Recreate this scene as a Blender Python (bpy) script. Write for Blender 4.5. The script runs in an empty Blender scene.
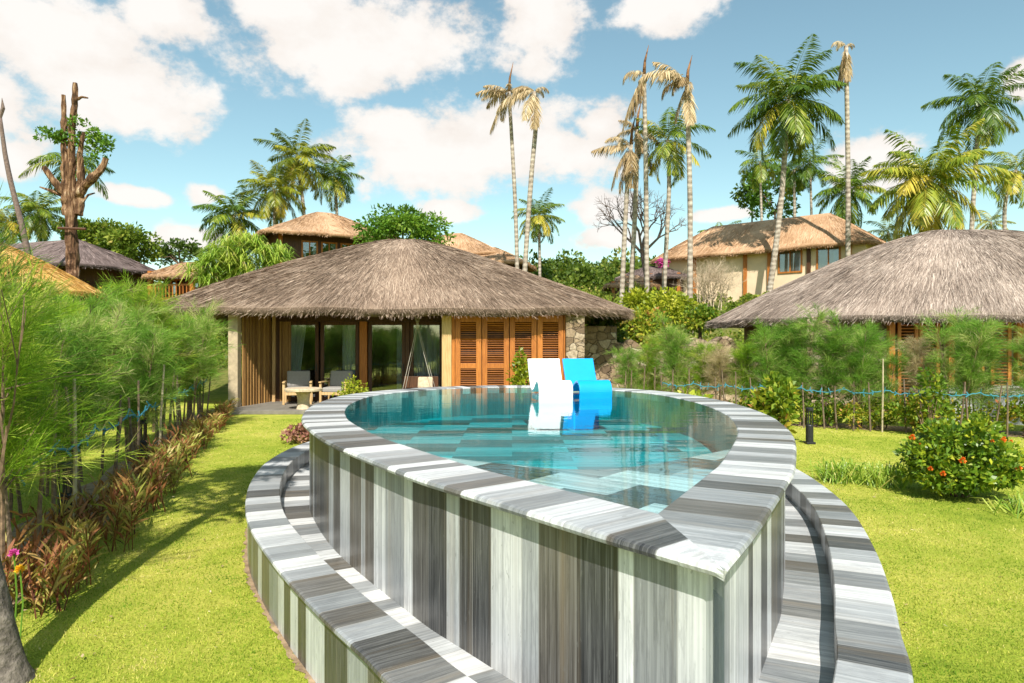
import bpy, math, random
import numpy as np
from mathutils import Vector, Matrix, noise as mnoise

random.seed(7)
RNG = np.random.default_rng(11)
sc = bpy.context.scene
COL = sc.collection
PI = math.pi
F = 683.0
CAMZ = 1.85


def P(px, py, Y):
    """a point at distance Y seen from the camera position at picture place px, py"""
    return Vector(((px - 512) / F * Y, Y, CAMZ + (341.5 - py) / F * Y))


# ---------------------------------------------------------------- scene graph helpers
def tag(o, label=None, cat=None, group=None, kind=None):
    if label: o['label'] = label
    if cat: o['category'] = cat
    if group: o['group'] = group
    if kind: o['kind'] = kind
    return o


def link(name, me, mat=None, parent=None, loc=None):
    o = bpy.data.objects.new(name, me)
    COL.objects.link(o)
    if mat is not None and me is not None:
        if len(me.materials) == 0:
            me.materials.append(mat)
    if parent is not None:
        o.parent = parent
    if loc is not None:
        o.location = loc
    return o


def empty(name, loc=(0, 0, 0), rz=0.0, label=None, cat=None, group=None):
    o = bpy.data.objects.new(name, None)
    o.empty_display_size = 0.2
    COL.objects.link(o)
    o.location = loc
    o.rotation_euler = (0, 0, rz)
    return tag(o, label, cat, group)


def copy_tree(o, parent=None, kids=None):
    c = o.copy()
    COL.objects.link(c)
    if parent is not None:
        c.parent = parent
    for ch in list(o.children):
        copy_tree(ch, c)
    return c


def mesh_np(name, V, Fa, rnd=None, smooth=False, uv=None, extra=None):
    """V (n,3) array, Fa (m,k) int array, all faces the same size"""
    V = np.asarray(V, dtype=np.float32)
    Fa = np.asarray(Fa, dtype=np.int32)
    m, k = Fa.shape
    me = bpy.data.meshes.new(name)
    me.vertices.add(len(V))
    me.vertices.foreach_set('co', V.ravel())
    me.loops.add(m * k)
    me.loops.foreach_set('vertex_index', Fa.ravel())
    me.polygons.add(m)
    me.polygons.foreach_set('loop_start', np.arange(0, m * k, k, dtype=np.int32))
    if smooth:
        me.polygons.foreach_set('use_smooth', np.ones(m, dtype=bool))
    if rnd is not None:
        a = me.attributes.new('rnd', 'FLOAT', 'FACE')
        a.data.foreach_set('value', np.asarray(rnd, dtype=np.float32))
    if uv is not None:
        l = me.uv_layers.new(name='uv')
        l.data.foreach_set('uv', np.asarray(uv, dtype=np.float32).ravel())
    me.update(calc_edges=True)
    me.validate()
    return me


class MB:
    """collects boxes, bars, tubes, prisms into one mesh"""

    def __init__(self):
        self.v = []; self.f = []; self.r = []; self.uv = []; self.has_uv = False; self.edge = None

    def face(self, idx, r=0.5, uv=None):
        self.f.append(tuple(idx)); self.r.append(r)
        if uv is not None: self.has_uv = True
        self.uv.append(uv)

    def add(self, verts, faces, r=0.5):
        b = len(self.v)
        self.v.extend([tuple(p) for p in verts])
        for f in faces:
            self.face([b + i for i in f], r)

    def box(self, c, s, rz=0.0, r=0.5, M=None):
        sx, sy, sz = s[0] / 2, s[1] / 2, s[2] / 2
        vs = [Vector((x, y, z)) for z in (-sz, sz) for x, y in ((-sx, -sy), (sx, -sy), (sx, sy), (-sx, sy))]
        if M is None: M = Matrix.Rotation(rz, 3, 'Z')
        vs = [M @ p + Vector(c) for p in vs]
        self.add(vs, [(3, 2, 1, 0), (4, 5, 6, 7), (0, 1, 5, 4), (1, 2, 6, 5), (2, 3, 7, 6), (3, 0, 4, 7)], r)

    def bar(self, a, b, w, h=None, r=0.5, up=(0, 0, 1)):
        a = Vector(a); b = Vector(b); h = h or w
        d = (b - a); L = d.length; d.normalize()
        u = Vector(up)
        if abs(d.dot(u)) > .98: u = Vector((0, 1, 0))
        s = d.cross(u).normalized(); u = s.cross(d).normalized()
        M = Matrix((s, d, u)).transposed()
        self.box((a + b) / 2, (w, L, h), r=r, M=M)

    def tube(self, pts, rad, n=8, r=0.5, cap=True, jit=0.0, squash=None):
        pts = [Vector(p) for p in pts]
        if not hasattr(rad, '__len__'): rad = [rad] * len(pts)
        b0 = len(self.v)
        ref = Vector((1, 0, 0))
        for i, p in enumerate(pts):
            t = (pts[min(i + 1, len(pts) - 1)] - pts[max(i - 1, 0)]).normalized()
            if abs(t.dot(ref)) > .95: ref = Vector((0, 1, 0))
            s = (ref - t * ref.dot(t)).normalized(); u = t.cross(s)
            for k in range(n):
                a = 2 * PI * k / n
                q = rad[i] * (1 + (random.uniform(-jit, jit) if jit else 0))
                self.v.append(tuple(p + s * math.cos(a) * q + u * math.sin(a) * q))
        for i in range(len(pts) - 1):
            for k in range(n):
                a = b0 + i * n + k; b = b0 + i * n + (k + 1) % n
                self.face((a, b, b + n, a + n), r)
        if cap:
            self.face([b0 + k for k in range(n)][::-1], r)
            self.face([b0 + (len(pts) - 1) * n + k for k in range(n)], r)

    def lathe(self, prof, c, n=20, r=0.5, sx=1, sy=1):
        b0 = len(self.v)
        for rad, z in prof:
            for k in range(n):
                a = 2 * PI * k / n
                self.v.append((c[0] + rad * sx * math.cos(a), c[1] + rad * sy * math.sin(a), c[2] + z))
        for i in range(len(prof) - 1):
            for k in range(n):
                a = b0 + i * n + k; b = b0 + i * n + (k + 1) % n
                self.face((a, b, b + n, a + n), r)
        self.face([b0 + k for k in range(n)][::-1], r)
        self.face([b0 + (len(prof) - 1) * n + k for k in range(n)], r)

    def build(self, name, mat, parent=None, smooth=False, bevel=0.0, local=False, loc=None):
        vs = self.v
        if parent is not None and not local:
            o = parent
            off = Vector((0, 0, 0))
            while o is not None:
                off += o.location; o = o.parent
            vs = [(x - off.x, y - off.y, z - off.z) for x, y, z in vs]
        me = bpy.data.meshes.new(name)
        me.from_pydata(vs, [], self.f)
        a = me.attributes.new('rnd', 'FLOAT', 'FACE')
        a.data.foreach_set('value', np.array(self.r, dtype=np.float32))
        if self.has_uv:
            l = me.uv_layers.new(name='uv')
            flat = []
            for f, u in zip(self.f, self.uv):
                flat.extend(u if u is not None else [(0, 0)] * len(f))
            l.data.foreach_set('uv', np.array(flat, dtype=np.float32).ravel())
            l = me.uv_layers.new(name='edge')
            flat = []
            for k, f in enumerate(self.f):
                e_ = self.edge.get(k) if self.edge else None
                flat.extend(e_ if e_ else [(1, 0)] * len(f))
            l.data.foreach_set('uv', np.array(flat, dtype=np.float32).ravel())
        if smooth:
            me.polygons.foreach_set('use_smooth', np.ones(len(self.f), dtype=bool))
        me.update()
        ob = link(name, me, mat, parent, loc)
        if bevel > 0:
            m = ob.modifiers.new('bevel', 'BEVEL'); m.width = bevel; m.segments = 2; m.limit_method = 'ANGLE'
        return ob


# ---------------------------------------------------------------- materials
class NB:
    def __init__(self, mat):
        self.t = mat.node_tree; self.n = self.t.nodes; self.l = self.t.links

    def __call__(self, typ, ins=None, **props):
        nd = self.n.new(typ)
        for k, v in props.items(): setattr(nd, k, v)
        for k, v in (ins or {}).items():
            s = nd.inputs[k]
            if isinstance(v, bpy.types.NodeSocket): self.l.new(v, s)
            else: s.default_value = v
        return nd

    def math(self, op, a, b=0.0, c=0.0, clamp=False):
        nd = self.n.new('ShaderNodeMath'); nd.operation = op; nd.use_clamp = clamp
        for i, v in enumerate((a, b, c)):
            if isinstance(v, bpy.types.NodeSocket): self.l.new(v, nd.inputs[i])
            else: nd.inputs[i].default_value = v
        return nd.outputs[0]

    def ramp(self, fac, stops, interp='LINEAR'):
        nd = self.n.new('ShaderNodeValToRGB')
        cr = nd.color_ramp; cr.interpolation = interp
        while len(cr.elements) < len(stops): cr.elements.new(0.5)
        for e, (p, c) in zip(cr.elements, stops):
            e.position = p; e.color = (c[0], c[1], c[2], 1)
        self.l.new(fac, nd.inputs[0])
        return nd.outputs[0]

    def mix(self, fac, a, b, blend='MIX'):
        nd = self.n.new('ShaderNodeMix'); nd.data_type = 'RGBA'; nd.blend_type = blend
        for i, v in ((0, fac), (6, a), (7, b)):
            if isinstance(v, bpy.types.NodeSocket): self.l.new(v, nd.inputs[i])
            else: nd.inputs[i].default_value = v if i == 0 else (v[0], v[1], v[2], 1)
        return nd.outputs[2]

    def noise(self, vec=None, scale=5, detail=4, rough=.55, dim='3D', w=None):
        nd = self.n.new('ShaderNodeTexNoise'); nd.noise_dimensions = dim
        nd.inputs['Scale'].default_value = scale; nd.inputs['Detail'].default_value = detail
        nd.inputs['Roughness'].default_value = rough
        if vec is not None: self.l.new(vec, nd.inputs['Vector'])
        if w is not None: self.l.new(w, nd.inputs['W'])
        return nd.outputs[0]

    def mapping(self, vec, scale=(1, 1, 1), rot=(0, 0, 0), loc=(0, 0, 0)):
        nd = self.n.new('ShaderNodeMapping')
        nd.inputs['Scale'].default_value = scale; nd.inputs['Rotation'].default_value = rot
        nd.inputs['Location'].default_value = loc
        self.l.new(vec, nd.inputs['Vector'])
        return nd.outputs[0]

    def bump(self, h, strength=.3, dist=.02):
        nd = self.n.new('ShaderNodeBump'); nd.inputs['Strength'].default_value = strength
        nd.inputs['Distance'].default_value = dist
        self.l.new(h, nd.inputs['Height'])
        return nd.outputs[0]

    def bsdf(self, color, rough=.6, normal=None, spec=.4, metal=0.0):
        nd = self.n.new('ShaderNodeBsdfPrincipled')
        for k, v in (('Base Color', color), ('Roughness', rough), ('Metallic', metal), ('Specular IOR Level', spec)):
            if isinstance(v, bpy.types.NodeSocket): self.l.new(v, nd.inputs[k])
            elif k == 'Base Color': nd.inputs[k].default_value = (v[0], v[1], v[2], 1)
            else: nd.inputs[k].default_value = v
        if normal is not None: self.l.new(normal, nd.inputs['Normal'])
        return nd.outputs[0]

    def out(self, surf, vol=None):
        o = self.n.new('ShaderNodeOutputMaterial')
        if surf is not None: self.l.new(surf, o.inputs['Surface'])
        if vol is not None: self.l.new(vol, o.inputs['Volume'])

    @property
    def gen(self): return self.n.new('ShaderNodeTexCoord').outputs['Object']

    @property
    def pos(self): return self.n.new('ShaderNodeNewGeometry').outputs['Position']

    @property
    def uv(self): return self.n.new('ShaderNodeTexCoord').outputs['UV']

    def attr(self, name='rnd'):
        nd = self.n.new('ShaderNodeAttribute'); nd.attribute_name = name
        return nd.outputs['Fac']

    @property
    def objrnd(self): return self.n.new('ShaderNodeObjectInfo').outputs['Random']


def newmat(name):
    m = bpy.data.materials.new(name); m.use_nodes = True; m.node_tree.nodes.clear()
    return m, NB(m)


def leaf_mat(name, stops, transl=.35, rough=.5, vary=.15, spec=.3):
    m, b = newmat(name)
    f = b.attr('rnd')
    f2 = b.math('ADD', f, b.math('MULTIPLY', b.math('SUBTRACT', b.objrnd, .5), vary), clamp=True)
    c = b.ramp(f2, stops)
    s = b.bsdf(c, rough, spec=spec)
    tr = b('ShaderNodeBsdfTranslucent', {'Color': b.mix(.35, c, (.25, .4, .02))})
    mx = b('ShaderNodeMixShader', {0: transl, 1: s, 2: tr.outputs[0]})
    b.out(mx.outputs[0])
    return m


def wood_mat(name, c1, c2, scale=(1, 1, 12), rough=.55, vary=.3, along='z'):
    m, b = newmat(name)
    sc_ = {'z': (14, 14, .9), 'x': (.9, 14, 14), 'y': (14, .9, 14)}[along]
    v = b.mapping(b.gen, sc_)
    n = b.noise(v, 3.0, 6, .65)
    r = b.math('MULTIPLY', b.math('SUBTRACT', b.attr('rnd'), .5), vary)
    f = b.math('ADD', b.math('MULTIPLY_ADD', b.math('SUBTRACT', n, .5), 1.8, .5), r, clamp=True)
    c = b.ramp(f, [(0.1, c1), (.9, c2)])
    b.out(b.bsdf(c, rough, b.bump(n, .25, .01)))
    return m


def plain_mat(name, c, rough=.6, var=.15, scale=6, bump=.1, spec=.4, metal=0, dist=.01):
    m, b = newmat(name)
    n = b.noise(b.gen, scale, 6, .6)
    lo = [max(0, x * (1 - var * 1.6)) for x in c]; hi = [min(1, x * (1 + var)) for x in c]
    col = b.ramp(n, [(.3, lo), (.7, hi)])
    b.out(b.bsdf(col, rough, b.bump(n, bump, dist), spec, metal))
    return m


def thatch_mat(name, dark, mid, light):
    m, b = newmat(name)
    u = b.mapping(b.uv, (26, 1.6, 1))
    n1 = b.noise(u, 3.0, 6, .7)
    n2 = b.noise(b.pos, .55, 4, .6)
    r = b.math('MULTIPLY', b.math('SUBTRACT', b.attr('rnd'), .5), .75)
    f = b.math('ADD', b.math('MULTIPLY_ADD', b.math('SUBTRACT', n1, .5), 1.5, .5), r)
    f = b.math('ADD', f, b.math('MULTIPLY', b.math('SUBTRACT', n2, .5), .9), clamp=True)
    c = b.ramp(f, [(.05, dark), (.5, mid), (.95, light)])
    b.out(b.bsdf(c, .9, b.bump(n1, .9, .05), .15))
    return m


def marble_color(b, tone, u, v, wseed):
    """striped marble: colour from slab tone plus veins running along v"""
    vec = b('ShaderNodeCombineXYZ', {0: b.math('MULTIPLY', u, 46.0), 1: b.math('MULTIPLY', v, .32), 2: wseed})
    n1 = b.noise(vec.outputs[0], 1.0, 4, .62)
    vec2 = b('ShaderNodeCombineXYZ', {0: b.math('MULTIPLY', u, 9.0), 1: b.math('MULTIPLY', v, .25), 2: b.math('ADD', wseed, 40.0)})
    n2 = b.noise(vec2.outputs[0], 1.0, 5, .6)
    base = b.ramp(tone, [(0.0, (.028, .030, .034)), (.2, (.055, .053, .051)), (.38, (.125, .108, .088)), (.55, (.27, .285, .295)), (.68, (.44, .455, .465)), (.8, (.66, .675, .68)), (1, (.81, .81, .80))])
    vein = b.math('MULTIPLY_ADD', b.math('SUBTRACT', n1, .5), 3.0, .5, clamp=True)
    band = b.math('MULTIPLY_ADD', b.math('SUBTRACT', n2, .5), 2.6, .5, clamp=True)
    dark = b.mix(1.0, base, (.60, .60, .605), 'MULTIPLY')
    light = b.mix(.07, b.mix(1.0, base, (1.15, 1.15, 1.14), 'MULTIPLY'), (.80, .80, .78))
    c = b.mix(vein, dark, light)
    c = b.mix(b.math('MULTIPLY', band, .30), c, b.mix(1.0, base, (.72, .72, .73), 'MULTIPLY'))
    cloud = b.noise(b('ShaderNodeCombineXYZ', {0: b.math('MULTIPLY', u, 7.0), 1: b.math('MULTIPLY', v, 2.6), 2: b.math('ADD', wseed, 140.0)}).outputs[0], 1.0, 6, .62)
    cl_f = b.math('MULTIPLY_ADD', b.math('SUBTRACT', cloud, .5), 2.8, .45, clamp=True)
    c = b.mix(b.math('MULTIPLY', cl_f, .55), c, b.mix(1.0, c, (.66, .665, .68), 'MULTIPLY'))
    # dark wandering veins, bold on some slabs
    wv_ = b.noise(b('ShaderNodeCombineXYZ', {0: b.math('MULTIPLY', u, 11.0), 1: b.math('MULTIPLY', v, 1.1), 2: b.math('ADD', wseed, 210.0)}).outputs[0], 1.0, 7, .7)
    dv = b.math('SUBTRACT', 1.0, b.math('MULTIPLY', b.math('ABSOLUTE', b.math('SUBTRACT', wv_, .5)), 22.0), clamp=True)
    c = b.mix(b.math('MULTIPLY', dv, .42), c, b.mix(1.0, base, (.38, .38, .40), 'MULTIPLY'))
    # thin pale hair veins
    vec3 = b('ShaderNodeCombineXYZ', {0: b.math('MULTIPLY', u, 60.0), 1: b.math('MULTIPLY', v, .6), 2: b.math('ADD', wseed, 80.0)})
    n3 = b.noise(vec3.outputs[0], 1.0, 3, .6)
    hair = b.math('SUBTRACT', 1.0, b.math('MULTIPLY', b.math('ABSOLUTE', b.math('SUBTRACT', n3, .5)), 26.0), clamp=True)
    c = b.mix(b.math('MULTIPLY', hair, .13), c, (.70, .70, .68))
    # warm rust bands with their own shape
    warm = b.math('MULTIPLY', b.math('SUBTRACT', n2, .54, clamp=True), 2.6, clamp=True)
    c = b.mix(warm, c, b.mix(.62, base, (.30, .22, .13)))
    # small dark flecks
    vec4 = b('ShaderNodeCombineXYZ', {0: b.math('MULTIPLY', u, 40.0), 1: b.math('MULTIPLY', v, 14.0), 2: wseed})
    sp = b.noise(vec4.outputs[0], 1.0, 2, .6)
    c = b.mix(b.math('MULTIPLY', b.math('GREATER_THAN', sp, .70), .40), c, (.16, .16, .15))
    return c, n1


def marble_mat(name, rough=.22):
    m, b = newmat(name)
    tone = b.attr('rnd')
    s = b('ShaderNodeSeparateXYZ', {0: b.uv})
    # uv.x = metres along + 100*tile id is avoided: id comes from tone itself
    wseed = b.math('MULTIPLY', tone, 977.0)
    c, n = marble_color(b, tone, s.outputs[0], s.outputs[1], wseed)
    ed = b.n.new('ShaderNodeUVMap'); ed.uv_map = 'edge'
    dist = b('ShaderNodeSeparateXYZ', {0: ed.outputs[0]}).outputs[0]
    joint = b.math('LESS_THAN', dist, .0032)
    c = b.mix(b.math('MULTIPLY', joint, .6), c, (.30, .29, .27))
    b.out(b.bsdf(c, b.math('MULTIPLY_ADD', n, .25, rough), b.bump(n, .06, .004), .5))
    return m


def marble_floor_mat(name, cw, ch, rot, lo=0.0, hi=1.0):
    """tiled marble on a flat floor: rows of tiles cw x ch metres"""
    m, b = newmat(name)
    p = b('ShaderNodeSeparateXYZ', {0: b.mapping(b.pos, (1, 1, 1), (0, 0, rot))})
    x, y = p.outputs[0], p.outputs[1]
    row = b.math('FLOOR', b.math('DIVIDE', y, ch))
    xo = b.math('ADD', b.math('DIVIDE', x, cw), b.math('MULTIPLY', row, .5))
    cellx = b.math('FLOOR', xo)
    wn = b('ShaderNodeTexWhiteNoise', {'Vector': b('ShaderNodeCombineXYZ', {0: cellx, 1: row}).outputs[0]}, noise_dimensions='2D')
    alt = b.math('PINGPONG', b.math('ADD', cellx, row), 1.0)
    tone = b.math('ADD', b.math('MULTIPLY', alt, .55), b.math('MULTIPLY', wn.outputs[0], .45))
    tone = b.math('MULTIPLY_ADD', tone, hi - lo, lo)
    c, n = marble_color(b, tone, y, x, b.math('MULTIPLY', wn.outputs[0], 300.0))
    b.out(b.bsdf(c, .4, None, .3))
    return m


M = {}
M['marble'] = marble_mat('striped marble')
M['pool_floor'] = marble_floor_mat('pool floor tiles', 1.25, .30, .0, .34, 1.0)
M['shelf_floor'] = marble_floor_mat('shelf tiles', .55, .34, .7, .12, 1.0)
M['thatch_grey'] = thatch_mat('grey thatch', (.08, .054, .037), (.30, .212, .155), (.56, .43, .33))
M['thatch_pale'] = thatch_mat('pale thatch', (.10, .075, .06), (.36, .28, .23), (.64, .53, .45))
M['thatch_orange'] = thatch_mat('orange thatch', (.26, .14, .065), (.50, .31, .18), (.68, .47, .31))
M['thatch_gold'] = thatch_mat('gold thatch', (.26, .13, .03), (.62, .36, .10), (.85, .58, .24))
M['thatch_dark'] = thatch_mat('dark thatch', (.06, .045, .04), (.19, .14, .13), (.36, .28, .26))
M['wood'] = wood_mat('orange timber', (.25, .072, .012), (.56, .205, .036))
M['wood_x'] = wood_mat('orange timber louvre', (.21, .060, .010), (.50, .175, .032), along='x')
M['wood_pale'] = wood_mat('pale timber', (.42, .25, .10), (.68, .48, .24))
M['wood_dark'] = wood_mat('dark brown timber', (.035, .014, .006), (.13, .052, .020))
M['slat'] = wood_mat('honey slat boards', (.16, .075, .02), (.42, .24, .08), vary=.7)
M['concrete'] = plain_mat('pale concrete post', (.42, .33, .22), .8, .15, 9, .3)
M['plaster'] = plain_mat('cream plaster', (.74, .57, .39), .85, .08, 1.5, .1)
M['terrace'] = plain_mat('terrace stone', (.20, .18, .15), .7, .2, 4, .2)
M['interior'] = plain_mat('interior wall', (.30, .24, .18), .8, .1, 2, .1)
M['cushion'] = plain_mat('grey cushion cloth', (.30, .28, .26), .9, .08, 30, .3)
M['curtain'] = plain_mat('white curtain cloth', (.78, .78, .76), .9, .05, 3, .1)
M['stone_table'] = plain_mat('tan table stone', (.55, .44, .30), .75, .18, 14, .5)
M['rope'] = plain_mat('pale rope', (.55, .50, .42), .9, .1, 60, .3)
M['black'] = plain_mat('black lamp metal', (.02, .02, .022), .45, .2, 20, .1)
M['white_plastic'] = plain_mat('white moulded plastic', (.86, .87, .88), .3, .02, 3, .0)
M['blue_plastic'] = plain_mat('blue moulded plastic', (.005, .33, .78), .3, .04, 3, .0)
M['bark_grey'] = plain_mat('grey bark', (.17, .145, .12), .9, .45, 16, 1.0, .2, 0, .04)
M['bark_brown'] = plain_mat('reddish bark', (.23, .115, .055), .9, .5, 5, 1.0, .2, 0, .06)
M['bark_thin'] = plain_mat('thin brown bark', (.20, .13, .08), .9, .4, 20, .5)
M['stake'] = plain_mat('dark stake', (.19, .135, .09), .9, .4, 12, .4)
M['stake_pale'] = plain_mat('pale bamboo stake', (.48, .40, .26), .8, .3, 12, .3)
M['cord'] = plain_mat('teal cord', (.05, .25, .33), .7, .2, 12, .1)
M['twig'] = plain_mat('dry twig', (.56, .44, .31), .9, .3, 10, .3)
M['twig_dark'] = plain_mat('dark twig', (.17, .12, .10), .9, .3, 10, .3)
M['soil'] = plain_mat('dry soil', (.34, .24, .15), .95, .3, 7, .8, .1, 0, .04)

m, b = newmat('peeling brown bark')
n = b.noise(b.mapping(b.gen, (9, 9, .8)), 1.0, 6, .65)
n2 = b.noise(b.gen, 2.5, 4, .6)
b.out(b.bsdf(b.ramp(b.math('MULTIPLY_ADD', b.math('SUBTRACT', n, .5), 1.9, b.math('MULTIPLY_ADD', b.math('SUBTRACT', n2, .5), .7, .5), clamp=True),
    [(.2, (.03, .018, .011)), (.48, (.12, .062, .034)), (.70, (.29, .175, .10)), (.92, (.50, .39, .28))]), .9, b.bump(n, 1.0, .08), .15))
M['bark_old'] = m

m, b = newmat('palm trunk')
s = b('ShaderNodeSeparateXYZ', {0: b.gen})
ring = b.math('PINGPONG', b.math('ADD', b.math('MULTIPLY', s.outputs[2], 7.0), b.math('MULTIPLY', b.noise(b.gen, 2, 2), 1.2)), 1.0)
n = b.noise(b.gen, 5, 5, .65)
f = b.math('ADD', b.math('MULTIPLY', ring, .22), b.math('MULTIPLY', n, .88), clamp=True)
b.out(b.bsdf(b.ramp(f, [(.25, (.12, .09, .07)), (.55, (.36, .30, .24)), (.85, (.62, .56, .47))]), .9, b.bump(ring, .6, .03), .15))
M['palm_trunk'] = m

m, b = newmat('rubble stone')
nv = b.n.new('ShaderNodeTexNoise'); nv.inputs['Scale'].default_value = 3.5; nv.inputs['Detail'].default_value = 3
b.l.new(b.gen, nv.inputs['Vector'])
wv = b('ShaderNodeVectorMath', {0: nv.outputs['Color'], 3: .30}, operation='SCALE').outputs[0]
vv = b('ShaderNodeVectorMath', {0: b.mapping(b.gen, (1, 1, 1.5)), 1: wv}, operation='ADD').outputs[0]
vo = b('ShaderNodeTexVoronoi', {'Vector': vv, 'Scale': 3.6, 'Randomness': 1.0})
ve = b('ShaderNodeTexVoronoi', {'Vector': vv, 'Scale': 3.6, 'Randomness': 1.0}, feature='DISTANCE_TO_EDGE')
sv = b('ShaderNodeSeparateColor', {0: vo.outputs['Color']})
n = b.noise(b.gen, 11, 7, .7)
base = b.ramp(sv.outputs[0], [(0, (.16, .11, .07)), (.4, (.34, .24, .15)), (.75, (.46, .35, .24)), (1, (.60, .50, .38))])
base = b.mix(b.math('MULTIPLY_ADD', b.math('SUBTRACT', n, .42), 2.4, .15, clamp=True), base, (.13, .09, .06))
joint = b.math('MULTIPLY', ve.outputs['Distance'], 22.0, clamp=True)
c = b.mix(joint, b.mix(.5, base, (.12, .09, .07)), base)
b.out(b.bsdf(c, .9, b.bump(b.math('ADD', joint, b.math('MULTIPLY', n, .8)), 1.0, .05), .2))
M['stone'] = m

m, b = newmat('window glass')
fr = b('ShaderNodeFresnel', {'IOR': 1.75})
gl = b('ShaderNodeBsdfGlossy', {'Color': (.95, .97, 1, 1), 'Roughness': .01})
tr = b('ShaderNodeBsdfTransparent', {'Color': (.78, .82, .84, 1)})
b.out(b('ShaderNodeMixShader', {0: b.math('MULTIPLY_ADD', fr.outputs[0], .6, .09), 1: tr.outputs[0], 2: gl.outputs[0]}).outputs[0])
M['glass'] = m

m, b = newmat('pool water')
wv = b.mapping(b.pos, (1.0, 2.6, 1))
n = b.noise(wv, 2.2, 3, .5)
n2 = b.noise(wv, 9.0, 2, .5)
h = b.math('ADD', n, b.math('MULTIPLY', n2, .12))
bp = b.bump(h, .05, .05)
fr = b('ShaderNodeFresnel', {'IOR': 1.17, 'Normal': bp})
gl = b('ShaderNodeBsdfGlossy', {'Color': (1, 1, 1, 1), 'Roughness': .0, 'Normal': bp})
tr = b('ShaderNodeBsdfTransparent', {'Color': (.97, 1, 1, 1)})
va = b('ShaderNodeVolumeAbsorption', {'Color': (.05, .915, .935, 1), 'Density': 1.4})
b.out(b('ShaderNodeMixShader', {0: fr.outputs[0], 1: tr.outputs[0], 2: gl.outputs[0]}).outputs[0], va.outputs[0])
M['water'] = m

m, b = newmat('lawn')
n1 = b.noise(b.pos, .45, 5, .6)
n2 = b.noise(b.pos, 3.0, 5, .7)
n3 = b.noise(b.pos, 38.0, 4, .8)
f = b.math('ADD', b.math('ADD', b.math('MULTIPLY', n1, .55), b.math('MULTIPLY', n2, .35)), b.math('MULTIPLY', n3, .35))
c = b.ramp(f, [(.42, (.15, .23, .02)), (.58, (.34, .40, .045)), (.72, (.55, .52, .10)), (.88, (.64, .54, .20))])
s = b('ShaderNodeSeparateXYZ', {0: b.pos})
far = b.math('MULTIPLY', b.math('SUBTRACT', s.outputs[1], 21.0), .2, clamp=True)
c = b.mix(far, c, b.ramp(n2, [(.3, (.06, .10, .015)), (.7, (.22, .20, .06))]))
b.out(b.bsdf(c, .95, b.bump(n3, 1.0, .03), .1))
M['lawn'] = m

M['grass'] = leaf_mat('grass blades', [(0, (.12, .24, .018)), (.45, (.36, .43, .05)), (.8, (.60, .56, .12)), (1, (.74, .62, .27))], .35, .7, 0, .1)
M['casuarina'] = leaf_mat('casuarina needles', [(0, (.06, .17, .018)), (.45, (.18, .35, .042)), (.8, (.36, .48, .10)), (1, (.56, .50, .24))], .35, .7, .3, .15)
M['casuarina_yellow'] = leaf_mat('pale casuarina needles', [(0, (.10, .22, .012)), (.5, (.28, .44, .03)), (.85, (.46, .52, .08)), (1, (.52, .44, .18))], .35, .7, .3, .15)
M['casuarina_brown'] = leaf_mat('dried casuarina needles', [(0, (.26, .20, .09)), (.5, (.50, .39, .22)), (1, (.70, .56, .36))], .3, .8, .2, .1)
M['palm'] = leaf_mat('palm leaflets', [(0, (.045, .10, .012)), (.38, (.14, .22, .018)), (.66, (.34, .37, .035)), (1, (.62, .48, .07))], .3, .38, .2, .5)
M['palm_yellow'] = leaf_mat('yellowing palm leaflets', [(0, (.09, .13, .01)), (.35, (.26, .28, .02)), (.7, (.50, .42, .04)), (1, (.62, .38, .06))], .3, .4, .2, .5)
M['palm_dead'] = leaf_mat('dead palm leaflets', [(0, (.16, .09, .04)), (.4, (.40, .28, .15)), (.75, (.60, .46, .28)), (1, (.72, .60, .42))], .25, .7, .2, .2)
M['croton'] = leaf_mat('bronze strap leaves', [(0, (.17, .05, .025)), (.25, (.34, .12, .05)), (.45, (.46, .26, .09)), (.68, (.32, .34, .06)), (.88, (.50, .50, .11)), (1, (.68, .56, .24))], .3, .5, .35, .35)
M['bush'] = leaf_mat('glossy bush leaves', [(0, (.045, .11, .01)), (.42, (.16, .27, .018)), (.75, (.42, .46, .03)), (1, (.62, .56, .06))], .3, .4, .1, .5)
M['bush_yellow'] = leaf_mat('lime bush leaves', [(0, (.14, .20, .01)), (.5, (.34, .38, .018)), (1, (.60, .55, .06))], .35, .45, .1, .4)
M['tree'] = leaf_mat('broad tree leaves', [(0, (.035, .07, .010)), (.5, (.09, .15, .018)), (.85, (.19, .24, .03)), (1, (.34, .28, .06))], .3, .5, .3, .3)
M['tree_bright'] = leaf_mat('bright tree leaves', [(0, (.05, .13, .012)), (.5, (.13, .26, .02)), (1, (.28, .38, .05))], .35, .5, .2, .3)
M['pandanus'] = leaf_mat('pandanus blades', [(0, (.09, .19, .02)), (.5, (.26, .40, .04)), (.85, (.50, .54, .09)), (1, (.62, .50, .20))], .3, .4, .1, .5)
M['shrub_mix'] = leaf_mat('mixed shrub leaves', [(0, (.05, .12, .010)), (.4, (.16, .25, .018)), (.7, (.38, .38, .03)), (.9, (.50, .32, .05)), (1, (.45, .15, .06))], .3, .5, .3, .3)
M['bank'] = leaf_mat('bank plants', [(0, (.05, .10, .012)), (.5, (.15, .22, .022)), (.85, (.32, .34, .05)), (1, (.46, .36, .12))], .3, .5, .2, .2)
M['pinkish'] = leaf_mat('pinkish leaves', [(0, (.20, .06, .05)), (.5, (.40, .18, .14)), (1, (.50, .34, .16))], .3, .5, .1, .3)
M['orange_flower'] = leaf_mat('orange petals', [(0, (.75, .10, .01)), (1, (.95, .26, .03))], .3, .6, .1, .2)
M['yellow_flower'] = leaf_mat('yellow petals', [(0, (.85, .40, .01)), (1, (.95, .55, .03))], .3, .6, .1, .2)
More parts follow.
